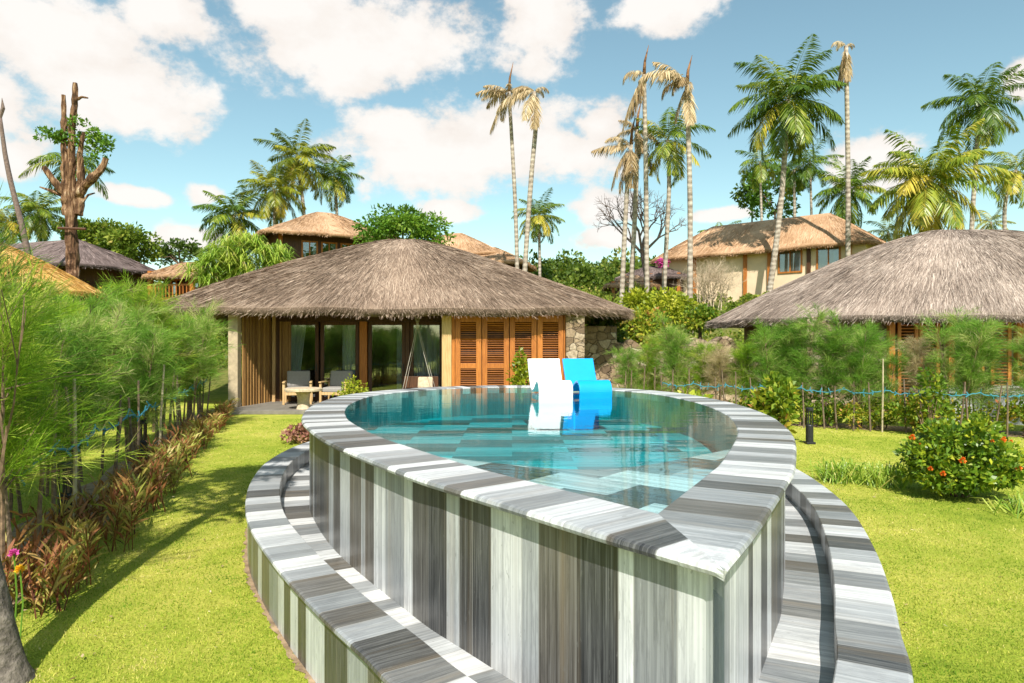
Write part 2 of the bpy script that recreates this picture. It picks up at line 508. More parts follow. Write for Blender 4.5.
M['pink_flower'] = leaf_mat('magenta petals', [(0, (.55, .04, .30)), (1, (.80, .12, .45))], .3, .6, .1, .2)

# ---------------------------------------------------------------- camera, light, sky
cam = bpy.data.cameras.new('camera'); cam.sensor_width = 36; cam.lens = 683 / 1024 * 36
cam.clip_start = .05; cam.clip_end = 3000
co = bpy.data.objects.new('camera', cam); COL.objects.link(co)
co.location = (0, 0, CAMZ); co.rotation_euler = (PI / 2, 0, 0)
sc.camera = co

SUN_EL = math.radians(47); SUN_ROT = math.radians(177)   # the sun stands behind the camera
sun = bpy.data.lights.new('sun', 'SUN'); sun.energy = 5.0; sun.angle = math.radians(.5); sun.color = (1, .95, .86)
so = bpy.data.objects.new('sun', sun); COL.objects.link(so)
sd = Vector((math.sin(SUN_ROT) * math.cos(SUN_EL), math.cos(SUN_ROT) * math.cos(SUN_EL), math.sin(SUN_EL)))
so.rotation_euler = sd.to_track_quat('Z', 'Y').to_euler()
so.location = sd * 60

w = bpy.data.worlds.new('World'); sc.world = w; w.use_nodes = True
w.node_tree.nodes.clear()
b = NB(w)
sky = b('ShaderNodeTexSky', sky_type='NISHITA', sun_disc=False, sun_elevation=SUN_EL, sun_rotation=SUN_ROT,
        air_density=1.0, dust_density=.6, ozone_density=1.0)
gen = b.n.new('ShaderNodeTexCoord').outputs['Generated']
sp = b('ShaderNodeSeparateXYZ', {0: gen})
az = b.math('ARCTAN2', sp.outputs[0], sp.outputs[1])
el = b.math('ARCSINE', sp.outputs[2])
clouds = [  # px, py, rx, ry : where each cloud stands in the sky, turned into azimuth and elevation
    (40, 40, 150, 62), (105, 88, 120, 48), (-30, 95, 110, 60), (170, 18, 70, 30), (345, 38, 135, 58), (300, 8, 90, 40), (545, 12, 52, 62), (400, 128, 75, 30), (430, 150, 100, 48),
    (530, 145, 100, 44), (600, 128, 50, 26), (668, 2, 72, 30), (600, 207, 42, 21), (865, 160, 62, 32), (895, 175, 40, 20), (1022, 78, 30, 26), (130, 196, 52, 12),
    (205, 195, 28, 14), (185, 238, 60, 18), (440, 212, 42, 15), (15, 160, 40, 26), (612, 238, 40, 14), (720, 215, 34, 9),
    (-260, 60, 160, 80), (1250, 20, 160, 70), (1500, 150, 150, 60), (-600, 180, 190, 70)]
dens = None
wob = b.noise(gen, 9, 3, .6)
for (px, py, rx, ry) in clouds:
    a0 = math.atan((px - 512) / F); e0 = math.atan((341.5 - py) / F * math.cos(a0))
    if ry >= 40: rx *= 1.12; ry *= 1.12
    ra = rx / F * math.cos(a0) ** 2; re = ry / F * math.cos(a0)
    dx = b.math('MULTIPLY', b.math('SUBTRACT', az, a0), 1 / ra)
    dy = b.math('MULTIPLY', b.math('SUBTRACT', el, e0), 1 / re)
    d = b.math('SUBTRACT', 1.0, b.math('SQRT', b.math('ADD', b.math('MULTIPLY', dx, dx), b.math('MULTIPLY', dy, dy))))
    dens = d if dens is None else b.math('SMOOTH_MAX', dens, d, .12)
# clouds behind the camera, seen only in reflections and as light
back = b.math('MULTIPLY', b.math('SUBTRACT', b.noise(b.mapping(gen, (1, 1, 2.2)), 2.6, 5, .6), .54), 4.0)
isback = b.math('LESS_THAN', sp.outputs[1], -.05)
dens = b.math('MAXIMUM', dens, b.math('SUBTRACT', b.math('MULTIPLY', b.math('ADD', back, 2.0), isback), 2.0))
puff = b.noise(b.mapping(gen, (1, 1, 1.5)), 13, 9, .6)
fine = b.noise(gen, 42, 5, .6)
edge = b.math('ADD', dens, b.math('MULTIPLY', b.math('SUBTRACT', puff, .5), 1.9))
edge = b.math('ADD', edge, b.math('MULTIPLY', b.math('SUBTRACT', fine, .5), .35))
mr = b('ShaderNodeMapRange', {0: edge, 1: -.02, 2: .48, 3: 0.0, 4: 1.0}, interpolation_type='SMOOTHERSTEP')
shade = b.noise(b.mapping(gen, (1, 1, 1.6), loc=(0, 0, .03)), 10, 6, .55)
cc = b.ramp(b.math('ADD', shade, b.math('MULTIPLY', edge, .35)), [(.35, (.78, .71, .66)), (.52, (.94, .87, .81)), (.76, (1.0, .96, .915))])
CLOUD = 8.4
cl = b('ShaderNodeVectorMath', {0: cc, 3: CLOUD}, operation='SCALE').outputs[0]
tint = b.mix(1.0, sky.outputs[0], (1.55, 1.70, 1.34), 'MULTIPLY')
lowh = b.math('SUBTRACT', 1.0, b.math('MULTIPLY', el, 2.4), clamp=True)
full = b.mix(b.math('MULTIPLY', mr.outputs[0], .97), tint, cl)
bg = b('ShaderNodeBackground', {'Color': full, 'Strength': .085})
wo = b.n.new('ShaderNodeOutputWorld'); b.l.new(bg.outputs[0], wo.inputs[0])

vs = sc.view_settings
vs.view_transform = 'Standard'; vs.look = 'None'; vs.gamma = 1; vs.exposure = 0.54; vs.use_curve_mapping = False
sc.cycles.use_denoising = True
sc.cycles.max_bounces = 8; sc.cycles.transparent_max_bounces = 12; sc.cycles.diffuse_bounces = 3; sc.cycles.glossy_bounces = 3
sc.cycles.sample_clamp_indirect = 6
sc.cycles.caustics_reflective = False; sc.cycles.caustics_refractive = False


# ---------------------------------------------------------------- ground
def smooth(t):
    t = np.clip(t, 0, 1); return t * t * (3 - 2 * t)


def ground_z(x, y):
    x = np.asarray(x, float); y = np.asarray(y, float)
    z = 4.3 * smooth((y - 23) / 20.0) + 7.5 * smooth((y - 48) / 90.0)
    return z


def gz(x, y): return float(ground_z(x, y))


xs = np.unique(np.concatenate([np.linspace(-1500, -60, 12), np.linspace(-60, 60, 81), np.linspace(60, 1500, 12)]))
ys = np.unique(np.concatenate([np.linspace(-1500, -30, 10), np.linspace(-30, 70, 101), np.linspace(70, 200, 20), np.linspace(200, 1500, 8)]))
X, Y = np.meshgrid(xs, ys)
Z = ground_z(X, Y)
V = np.stack([X.ravel(), Y.ravel(), Z.ravel()], 1)
nx = len(xs)
ii, jj = np.meshgrid(np.arange(nx - 1), np.arange(len(ys) - 1))
a = (jj * nx + ii).ravel()
Fa = np.stack([a, a + 1, a + nx + 1, a + nx], 1)
g = link('ground', mesh_np('ground', V, Fa, smooth=True), M['lawn'])
tag(g, kind='structure')

# ---------------------------------------------------------------- the teardrop pool
T = Vector((0.70, 2.25)); AX = Vector((-0.0876, 0.9962)).normalized(); NR = Vector((AX.y, -AX.x))   # NR points to the right


def catmull(pts, step=.04):
    pts = [Vector(p) for p in pts]
    ext = [pts[0] * 2 - pts[1]] + pts + [pts[-1] * 2 - pts[-2]]
    out = []
    for i in range(1, len(ext) - 2):
        p0, p1, p2, p3 = ext[i - 1:i + 3]
        n = max(2, int((p2 - p1).length / .02))
        for k in range(n):
            t = k / n
            out.append(.5 * ((2 * p1) + (p2 - p0) * t + (2 * p0 - 5 * p1 + 4 * p2 - p3) * t * t + (3 * p1 - p0 - 3 * p2 + p3) * t ** 3))
    out.append(pts[-1])
    # uniform resample
    L = [0]
    for p, q in zip(out, out[1:]): L.append(L[-1] + (q - p).length)
    n = int(L[-1] / step)
    xs_ = np.interp(np.linspace(0, L[-1], n + 1), L, [p.x for p in out])
    ys_ = np.interp(np.linspace(0, L[-1], n + 1), L, [p.y for p in out])
    return xs_, ys_


class Loop:
    """half profile (s along the axis, w across) mirrored into a closed teardrop with offset curves"""

    def __init__(self, prof):
        mir = [(s, -w_) for s, w_ in prof[-3:-1]][::-1]
        s, w_ = catmull(prof + mir)
        keep = (w_ >= -1e-6)
        last = np.argmax(s)
        s, w_ = s[:last + 1].copy(), w_[:last + 1].copy(); w_[-1] = 0
        self.s, self.w = s, w_
        ds = np.gradient(s); dw = np.gradient(w_)
        l = np.hypot(ds, dw) + 1e-9
        self.ns, self.nw = -dw / l, ds / l           # outward normal in (s, w)
        self.ns[-1], self.nw[-1] = 1, 0
        self.len = np.concatenate([[0], np.cumsum(np.hypot(np.diff(s), np.diff(w_)))])

    def off(self, d):
        """right half from tip to back, moved inward by d (outward when negative)"""
        s = self.s - self.ns * d; w_ = self.w - self.nw * d
        # mitre on the axis near the tip
        for i in range(len(s)):
            if w_[i] < 0:
                t = self.w[i] / (self.w[i] - w_[i] + 1e-9)
                s[i] = self.s[i] + (s[i] - self.s[i]) * t; w_[i] = 0
        if d < 0:
            w_[0] = 0; s[0] = self.s[0] + d / max(.35, abs(self.ns[0]))
        w_[-1] = 0
        return s, w_

    def ring(self, d):
        s, w_ = self.off(d)
        R = [T + AX * a + NR * c for a, c in zip(s, w_)]
        Lf = [T + AX * a - NR * c for a, c in zip(s, w_)]
        return R, Lf


IN = Loop([(0, 0), (.4, .285), (.7, .485), (1.35, .91), (1.8, 1.185), (3.04, 1.82), (4.06, 2.2), (4.7, 2.37), (5.5, 2.5), (6.3, 2.54), (7.4, 2.45), (8.2, 2.12), (8.8, 1.65), (9.2, 1.13), (9.43, .55), (9.5, 0)])
OUT = Loop([(-.85, 0), (-.2, .52), (.56, 1.06), (1.0, 1.31), (1.5, 1.6), (2.3, 2.02), (3.3, 2.47), (4.2, 2.76), (5.2, 2.98), (6.3, 3.1), (7.5, 3.02), (8.5, 2.7), (9.2, 2.28), (9.8, 1.62), (10.1, .9), (10.22, 0)])


def tile_tones(total, wmin, wmax, tones, rng):
    e = [0]; t = []
    prev = None
    first = True
    while e[-1] < total:
        e.append(e[-1] + rng.uniform(wmin, wmax))
        while True:
            c = rng.choice(tones)
            if first: c = .9; first = False
            if prev is None or abs(c - prev) > .12 or max(tones) - min(tones) < .3: break
        prev = c
        t.append(min(1, max(0, c + rng.uniform(-.05, .05))))
    return e, t


def sweep(mb, loop, rows, wmin, wmax, tones, seed, step_axis='len', grout=True):
    """rows: (inward offset, z). One strip of quads per pair of rows, tile by tile."""
    rings = [loop.ring(d) for d, z in rows]
    vlen = [0]
    for (d0, z0), (d1, z1) in zip(rows, rows[1:]): vlen.append(vlen[-1] + math.hypot(d1 - d0, z1 - z0))
    n = len(loop.s)
    for side in (0, 1):
        rng = random.Random(seed + side)
        e, t = tile_tones(loop.len[-1], wmin, wmax, tones, rng)
        base = len(mb.v)
        for (d, z), rg in zip(rows, rings):
            mb.v.extend([(p.x, p.y, z) for p in rg[side]])
        k = 0
        cut = [float(loop.len[int(np.argmin(np.abs(loop.len - q)))]) for q in e]; e = cut
        for i in range(n - 1):
            mid = (loop.len[i] + loop.len[i + 1]) / 2
            while k + 1 < len(e) - 1 and mid > e[k + 1]: k += 1
            for r in range(len(rows) - 1):
                a = base + r * n + i; bb = a + 1; c = a + n + 1; d = a + n
                u0, u1 = loop.len[i], loop.len[i + 1]
                quad = (a, bb, c, d); uv = [(u0, vlen[r]), (u1, vlen[r]), (u1, vlen[r + 1]), (u0, vlen[r + 1])]
                eg = [(min(abs(u0 - cut[k]), abs(cut[k + 1] - u0)), 0), (min(abs(u1 - cut[k]), abs(cut[k + 1] - u1)), 0)]
                eg = [eg[0], eg[1], eg[1], eg[0]]
                if side == 1: quad = quad[::-1]; uv = uv[::-1]; eg = eg[::-1]
                if mb.edge is None: mb.edge = {}
                mb.edge[len(mb.f)] = eg
                mb.face(quad, t[k], uv)


WHITE = [.02, .10, .14, .22, .3, .34, .52, .62, .7, .85, .9, .95, 1.0, 1.0]
ALT = [.22, .36, .48, .5, .54, .52, .58, .64, .68, .74, .8, .86, .94, .98, 1.0]
pool = empty('swimming_pool', (T.x + AX.x * 5, T.y + AX.y * 5, 0), 0, 'raised teardrop plunge pool clad in grey and white striped marble slabs', 'pool')
RIM = 1.10
mb = MB(); sweep(mb, IN, [(.43, RIM - .10), (.43, RIM - .008), (.42, RIM), (.025, RIM), (.008, RIM - .006), (0, RIM - .02), (.006, RIM - .034), (.02, RIM - .042), (.09, RIM - .042)], .11, .30, ALT, 5)
mb.build('coping', M['marble'], pool)
mb = MB(); sweep(mb, IN, [(.075, RIM - .042), (.075, .16)], .07, .26, [.05, .10, .16, .24, .30, .34, .36, .56, .66, .78, .84, .88, .92], 21)
mb.build('side_wall', M['marble'], pool)
# basin: inner wall, deep floor, entry shelf
FLOOR = .64; SHELF = RIM - .055
mb = MB(); sweep(mb, IN, [(.43, RIM - .1), (.435, FLOOR)], .3, .6, [.60, .66, .72], 44)
mb.build('basin_wall', M['marble'], pool)
sR, wR = IN.off(.43)


def half_w(s):
    i = np.argsort(sR); return np.interp(s, sR[i], wR[i])


def floor_poly(mb, s0fn, s1, z, n=60, m=16):
    """tiled sheet of the basin between s0(v) and s1, v = -1..1 across"""
    base = len(mb.v)
    for i in range(n + 1):
        for j in range(m + 1):
            v = -1 + 2 * j / m
            s0 = s0fn(v); s = s0 + (s1 - s0) * i / n
            ww = float(half_w(s)) * v
            p = T + AX * s + NR * ww
            mb.v.append((p.x, p.y, z))
    for i in range(n):
        for j in range(m):
            a = base + i * (m + 1) + j
            mb.face((a, a + 1, a + m + 2, a + m + 1))


s_tip = float(sR.min()) + .01; s_end = float(sR.max()) - .01
arc = lambda v: 2.05 + .75 * v * v
mb = MB(); floor_poly(mb, lambda v: s_tip, s_end, FLOOR)
mb.build('basin_floor', M['pool_floor'], pool)
mb = MB()
floor_poly(mb, lambda v: s_tip, 0, SHELF, 1, 1) if False else None
n, m_ = 30, 24
base = len(mb.v)
for i in range(n + 1):
    for j in range(m_ + 1):
        v = -1 + 2 * j / m_
        s = s_tip + (arc(v) - s_tip) * i / n
        p = T + AX * s + NR * (float(half_w(s)) * v)
        mb.v.append((p.x, p.y, SHELF))
for i in range(n):
    for j in range(m_):
        a = base + i * (m_ + 1) + j
        mb.face((a, a + 1, a + m_ + 2, a + m_ + 1))
base2 = len(mb.v)
for j in range(m_ + 1):
    x_, y_, z_ = mb.v[base + n * (m_ + 1) + j]
    mb.v.append((x_, y_, FLOOR + .002))
for j in range(m_):
    a = base + n * (m_ + 1) + j
    mb.face((a, a + 1, base2 + j + 1, base2 + j))
mb.build('entry_shelf', M['shelf_floor'], pool)
# overflow channel and outer wall
HC = .42; GUT = .25
mb = MB(); sweep(mb, OUT, [(.99, GUT), (.28, GUT)], .18, .36, ALT, 71)
mb.build('overflow_channel', M['marble'], pool)
mb = MB(); sweep(mb, OUT, [(.30, GUT - .05), (.30, HC - .006), (.294, HC), (.02, HC), (.004, HC - .006), (0, HC - .02), (.004, HC - .03), (.02, HC - .034)], .2, .36, ALT, 83)
oc = mb.build('outer_coping', M['marble'], pool)
mb = MB(); sweep(mb, OUT, [(.02, HC - .034), (.02, -.1)], .12, .34, [.24, .34, .38, .52, .6, .7, .8, .9, .95], 93)
mb.build('outer_wall', M['marble'], pool)

mb = MB(); sweep(mb, OUT, [(-.012, .006), (.03, .006)], .5, .9, [.5, .55], 17)
rs_ = random.Random(4)
mb.v = [(x + rs_.uniform(-.02, .02), y + rs_.uniform(-.02, .02), z) for x, y, z in mb.v]
tag(mb.build('soil_strip', M['soil']), kind='structure')
# water: one closed body with rippled top
mb = MB()
R_, L_ = IN.ring(.428)
top = [(p.x, p.y) for p in R_] + [(p.x, p.y) for p in L_[::-1][1:-1]]
# remove duplicates near the mitre tip
ded = []
for p in top:
    if not ded or math.hypot(p[0] - ded[-1][0], p[1] - ded[-1][1]) > .004: ded.append(p)
WZ = RIM - .006
nn = len(ded)
mb.v = [(x, y, WZ) for x, y in ded] + [(x, y, FLOOR - .01) for x, y in ded]
mb.face(list(range(nn))); mb.face(list(range(nn, 2 * nn))[::-1])
for i in range(nn):
    j = (i + 1) % nn
    mb.face((i, nn + i, nn + j, j))
wo_ = mb.build('pool_water', M['water'])
tag(wo_, kind='structure')


# ---------------------------------------------------------------- loungers in the water
def lounger(mat, loc, yaw, label):
    t = empty('pool_lounger', loc, yaw, label, 'lounger', 'moulded loungers standing in the pool')
    W = .66
    # side profile (forward d, height z) of the moulded shell, upper line
    prof = catmull([(-.40, .64), (-.29, .42), (-.17, .22), (-.05, .13), (.10, .15), (.26, .24), (.40, .29), (.52, .25), (.585, .14), (.575, .0), (.55, -.20)], .03)
    d, z = prof
    td = np.gradient(d); tz = np.gradient(z); l = np.hypot(td, tz)
    nd, nz = tz / l, -td / l
    th = .045
    mb_ = MB()
    n_ = len(d)
    for yy in (-W / 2, W / 2):
        for i in range(n_): mb_.v.append((yy, -d[i], z[i]))
        for i in range(n_): mb_.v.append((yy, -(d[i] + nd[i] * th), z[i] + nz[i] * th))
    A, B, C_, D_ = 0, n_, 2 * n_, 3 * n_
    for i in range(n_ - 1):
        mb_.face((A + i, A + i + 1, C_ + i + 1, C_ + i))
        mb_.face((B + i, D_ + i, D_ + i + 1, B + i + 1))
        mb_.face((A + i, B + i, B + i + 1, A + i + 1))
        mb_.face((C_ + i, C_ + i + 1, D_ + i + 1, D_ + i))
    mb_.face((A, C_, D_, B)); mb_.face((A + n_ - 1, B + n_ - 1, D_ + n_ - 1, C_ + n_ - 1))
    mb_.build('shell', mat, t, bevel=.012, local=True); t.scale = (.70, .70, .80)
    # base under the seat that stands on the ledge, and the rear strut
    mb_ = MB()
    mb_.box((0, .10, -.27), (W - .12, .36, .62))
    mb_.build('foot', mat, t, local=True, bevel=.02)
    return t


lounger(M['white_plastic'], (.50, 9.35, RIM), math.radians(11), 'white moulded plastic lounger standing in the pool water')
lounger(M['blue_plastic'], (1.01, 9.45, RIM), math.radians(15), 'bright blue moulded plastic lounger standing in the pool water')


# ---------------------------------------------------------------- thatched roofs
def thatch_roof(name, mat, parent, c, a, bb, e, ze, za, ridge=.0, th=.18, blades=9000, blen=(.35, .7), bw=.018, fringe=1500, pw=1.12, wav=.04, seed=1):
    """hip roof with rounded corners; c centre (x,y) local, a/bb half sizes, e superellipse power"""
    rng = np.random.default_rng(seed)

    def plan(th_):
        cx, sx = np.cos(th_), np.sin(th_)
        return a * np.sign(cx) * np.abs(cx) ** (2 / e), bb * np.sign(sx) * np.abs(sx) ** (2 / e)

    # angle table uniform in perimeter
    tt = np.linspace(0, 2 * PI, 4001)
    px, py = plan(tt)
    L = np.concatenate([[0], np.cumsum(np.hypot(np.diff(px), np.diff(py)))])
    per = L[-1]
    ang = lambda u: np.interp(np.mod(u, per), L, tt)

    def surf(u, t):
        th_ = ang(u)
        X_, Y_ = plan(th_)
        rx = ridge * np.clip(X_ / (a * .6), -1, 1)
        x = rx + (X_ - rx) * t; y = Y_ * t
        z = za - (za - ze) * np.power(np.clip(t, 0, 2), pw)
        z = z + wav * np.sin(u * 1.3 + 1.0) * np.sin(t * 5 + u * .7) * np.minimum(t * 2, 1)
        return np.stack([x + c[0], y + c[1], z], -1)

    N, K = 160, 22
    uu = np.linspace(0, per, N + 1)[:-1]
    V_ = []; F_ = []; UV = []; R = []
    ts = np.linspace(0.0, 1, K + 1)
    for t in ts: V_.append(surf(uu, np.full_like(uu, t)))
    lo1 = surf(uu, np.full_like(uu, .995)); lo1[:, 2] -= th
    lo2 = surf(uu, np.full_like(uu, .80)); lo2[:, 2] -= th
    lo3 = surf(uu, np.full_like(uu, .03)); lo3[:, 2] -= th
    V_ += [lo1, lo2, lo3]
    rows = len(V_)
    slope = math.hypot(bb, za - ze)
    for r in range(rows - 1):
        for i in range(N):
            j = (i + 1) % N
            F_.append((r * N + i, (r + 1) * N + i, (r + 1) * N + j, r * N + j))
            u0, u1 = uu[i], uu[i] + per / N
            v0, v1 = (ts[r] * slope, ts[r + 1] * slope) if r < K else (slope + (r - K) * .3, slope + (r - K + 1) * .3)
            UV += [(u0, v0), (u0, v1), (u1, v1), (u1, v0)]
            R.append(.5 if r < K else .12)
    V_ = np.concatenate(V_)
    # straw blades lying on the slope
    n = blades
    u = rng.uniform(0, per, n); t = np.sqrt(rng.uniform(.003, 1, n))
    ln = rng.uniform(*blen, n) / slope
    sk = rng.normal(0, .05, n)
    p0 = surf(u, np.clip(t - ln, .005, 1)); p1 = surf(u + sk, t + rng.uniform(0, .02, n))
    lift = rng.uniform(.004, .026, n)
    p0[:, 2] += .004; p1[:, 2] += lift
    # fringe at the eave
    m2 = fringe
    u2 = rng.uniform(0, per, m2); q0 = surf(u2, np.full(m2, .985)); q1 = surf(u2 + rng.normal(0, .05, m2), rng.uniform(.995, 1.022, m2))
    q0[:, 2] -= rng.uniform(-.02, th * .9, m2); q1[:, 2] = q0[:, 2] - rng.uniform(.03, .16, m2)
    A0 = np.concatenate([p0, q0]); A1 = np.concatenate([p1, q1])
    D = A1 - A0
    S = np.cross(D, rng.normal(0, .35, D.shape) + np.array([0, 0, 1.0]))
    S /= np.linalg.norm(S, axis=1, keepdims=True) + 1e-9
    wd = rng.uniform(.6, 1.4, len(A0))[:, None] * bw
    quad = np.stack([A0 - S * wd, A1 - S * wd * .3, A1 + S * wd * .3, A0 + S * wd], 1).reshape(-1, 3)
    nb = len(A0)
    Fb = np.arange(nb * 4).reshape(-1, 4) + len(V_)
    UVb = np.stack([np.stack([rng.uniform(0, 50, nb), rng.uniform(0, 9, nb)], 1)] * 4, 1).reshape(-1, 2)
    Vt = np.concatenate([V_, quad]); Ft = np.concatenate([np.array(F_), Fb])
    Rt = np.concatenate([np.array(R), np.clip(rng.normal(.46, .33, nb), 0, 1)])
    me = mesh_np(name, Vt, Ft, Rt, uv=np.concatenate([np.array(UV), UVb]))
    return link(name, me, mat, parent)


# ---------------------------------------------------------------- the main bungalow
HX, HY = -2.95, 22.2
hut = empty('thatched_bungalow', (HX, HY, 0), 0, 'low timber bungalow with broad grey thatched roof directly behind the pool', 'bungalow')
FY = 18.3
thatch_roof('roof', M['thatch_grey'], hut, (-.62, 0), 7.1, 4.5, 4.8, 2.72, 5.18, ridge=.3, th=.22, blades=90000, blen=(.14, .40), bw=.0065, fringe=9000, seed=3, pw=1.22)
thatch_roof('lower_roof', M['thatch_dark'], hut, (-5.6, 2.6), 1.9, 2.0, 3.0, 2.35, 3.3, th=.15, blades=3000, fringe=900, seed=4)


def hb(name, mat, boxes, bevel=.006, par=hut, smooth=False):
    mb_ = MB()
    for bx in boxes: mb_.box(bx[0], bx[1], r=bx[2] if len(bx) > 2 else random.random())
    return mb_.build(name, mat, par, bevel=bevel)


BY = 20.0   # back wall of the porch
TOP = 2.62
# end posts
hb('post', M['concrete'], [((-7.43, FY, 1.33), (.26, .26, 2.66))], .02)
hb('post', M['wood_pale'], [((-1.74, FY, 1.36), (.26, .26, 2.56))], .015)
# left slatted wall
mb = MB()
nsl = 22
for i in range(nsl):
    f0 = i / nsl; f1 = (i + 1) / nsl
    p = Vector((-7.30, FY + .18, 0)).lerp(Vector((-7.02, BY, 0)), (f0 + f1) / 2)
    mb.box((p.x + .012 * (i % 2), p.y, 1.34), (.05, (BY - FY - .18) / nsl - .012, 2.64), r=random.random())
mb.build('slat_wall', M['slat'], hut, bevel=.004)
mb = MB()
nsl = 9
for i in range(nsl):
    mb.box((-6.98 + .05 + i * .055, BY - .03 - .012 * (i % 2), 1.34), (.048, .05, 2.64), r=random.random())
mb.build('slat_panel', M['slat'], hut, bevel=.004)
hb('corner_pole', M['wood_pale'], [((-6.92, BY - .14, 1.34), (.09, .09, 2.62))])
hb('header_beam', M['wood_dark'], [((-4.4, BY - .04, 2.56), (5.3, .16, .26)), ((-4.4, FY + .02, 2.70), (5.1, .14, .14))])
# glass doors across the porch
xs_d = [(-6.73, -5.66), (-5.60, -4.48), (-4.20, -3.12), (-2.98, -2.02)]
for i, (x0, x1) in enumerate(xs_d):
    d = hb('glass_door', M['wood_dark'], [((x0 + .05, BY, 1.25), (.10, .07, 2.34)), ((x1 - .05, BY, 1.25), (.10, .07, 2.34)),
                                         (((x0 + x1) / 2, BY, 2.38), (x1 - x0 - .2, .068, .10)), (((x0 + x1) / 2, BY, .15), (x1 - x0 - .2, .068, .16))])
    mb = MB(); mb.box(((x0 + x1) / 2, BY, 1.28), (x1 - x0 - .21, .012, 2.10)); mb.build('pane', M['glass'], d)
    mb = MB(); mb.bar((x1 - .05, BY - .05, 1.0), (x1 - .05, BY - .05, 1.2), .02); mb.build('handle', M['black'], d)
hb('door_post', M['wood'], [((-4.34, BY - .02, 1.30), (.22, .13, 2.6))])
hb('door_post', M['wood_dark'], [((-3.05, BY - .02, 1.30), (.12, .12, 2.6))])
hb('door_post', M['wood_dark'], [((-6.84, BY - .02, 1.30), (.12, .12, 2.6))])


def curtain(x0, x1, y, z0, z1, pinch=.0):
    mb_ = MB(); n_ = 44
    for k in range(2):
        for i in range(n_ + 1):
            f = i / n_
            x = x0 + (x1 - x0) * f * (1 - pinch * (1 - k) * .55)
            mb_.v.append((x, y + .045 * math.sin(f * 30 + 1.3 * math.sin(f * 7)), z0 if k == 0 else z1))
    for i in range(n_): mb_.face((i, i + 1, n_ + 2 + i, n_ + 1 + i))
    return mb_.build('curtain', M['curtain'], hut, smooth=True)


curtain(-6.68, -6.05, BY + .14, .12, 2.4, .8)
curtain(-5.0, -4.55, BY + .14, .12, 2.4)
curtain(-3.40, -3.15, BY + .14, .12, 2.4)
curtain(-2.90, -2.05, BY + .14, .12, 2.4)
# room shell behind the doors and the block on the right
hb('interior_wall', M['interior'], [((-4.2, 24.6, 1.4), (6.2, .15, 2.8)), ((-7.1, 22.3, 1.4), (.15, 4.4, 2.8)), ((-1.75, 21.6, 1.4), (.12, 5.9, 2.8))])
hb('room_floor', M['wood_x'], [((-4.3, 22.3, .05), (5.6, 4.4, .10))])
hb('side_wall', M['plaster'], [((1.70, 21.55, 1.3), (.2, 5.6, 2.6)), ((-.05, 24.45, 1.3), (3.3, .18, 2.6))])
# louvred shutters
sx = [(-1.52, -.82), (-.80, -.08), (-.06, .66), (.68, 1.38)]
for i, (x0, x1) in enumerate(sx):
    s_ = hb('shutter', M['wood'], [((x0 + .07, FY, 1.30), (.14, .06, 2.50)), ((x1 - .07, FY, 1.30), (.14, .06, 2.50)),
                                   (((x0 + x1) / 2, FY, 2.46), (x1 - x0 - .28, .058, .18)), (((x0 + x1) / 2, FY, 1.20), (x1 - x0 - .28, .058, .14)), (((x0 + x1) / 2, FY, .14), (x1 - x0 - .28, .058, .18))])
    mb = MB()
    for (za, zb) in ((.24, 1.12), (1.28, 2.36)):
        k = 15 if zb < 1.2 else 18
        for j in range(k):
            z = za + (zb - za) * (j + .5) / k
            Mx = Matrix.Rotation(math.radians(-38 if not (za > 1 and j in (4, 5, 11, 12, 13)) else -5), 3, 'X')
            mb.box(((x0 + x1) / 2, FY + .012, z), (x1 - x0 - .27, .055, .012), M=Mx, r=random.random())
    mb.build('louvre_panel', M['wood_x'], s_)
hb('door_frame', M['wood'], [((-1.57, FY + .04, 1.30), (.08, .10, 2.56)), ((1.42, FY + .04, 1.30), (.06, .10, 2.56)), ((-.08, FY + .04, 2.63), (3.05, .10, .10))])
hb('inner_screen', M['wood_dark'], [((-.07, FY + .25, 1.3), (2.9, .03, 2.5))])
# stone pillar and wall end
hb('stone_pillar', M['stone'], [((1.68, FY + .05, 1.3), (.50, .5, 2.62))], .03)
hb('stone_side_wall', M['stone'], [((2.45, 19.9, 1.15), (1.15, .4, 2.3))], .03)
# roof timbers showing below the eave
hb('eave_beam', M['wood_dark'], [((-2.9, FY - .12, 2.62), (9.6, .10, .10))])

te = MB(); te.box((-4.5, 18.75, .05), (6.4, 2.9, .10)); tag(te.build('terrace', M['terrace'], bevel=.01), kind='structure')

# porch furniture
pt = empty('pedestal_table', (-5.42, 17.75, .0), 0, 'round tan stone pedestal table at the terrace edge', 'table')
mb = MB(); mb.lathe([(.20, 0), (.21, .06), (.17, .12), (.15, .3), (.17, .48), (.22, .56)], (0, 0, 0), 20); mb.build('pedestal', M['stone_table'], pt, local=True, smooth=True)
mb = MB(); mb.lathe([(.44, .56), (.48, .575), (.48, .625), (.46, .64)], (0, 0, 0), 28); mb.build('table_top', M['stone_table'], pt, local=True)


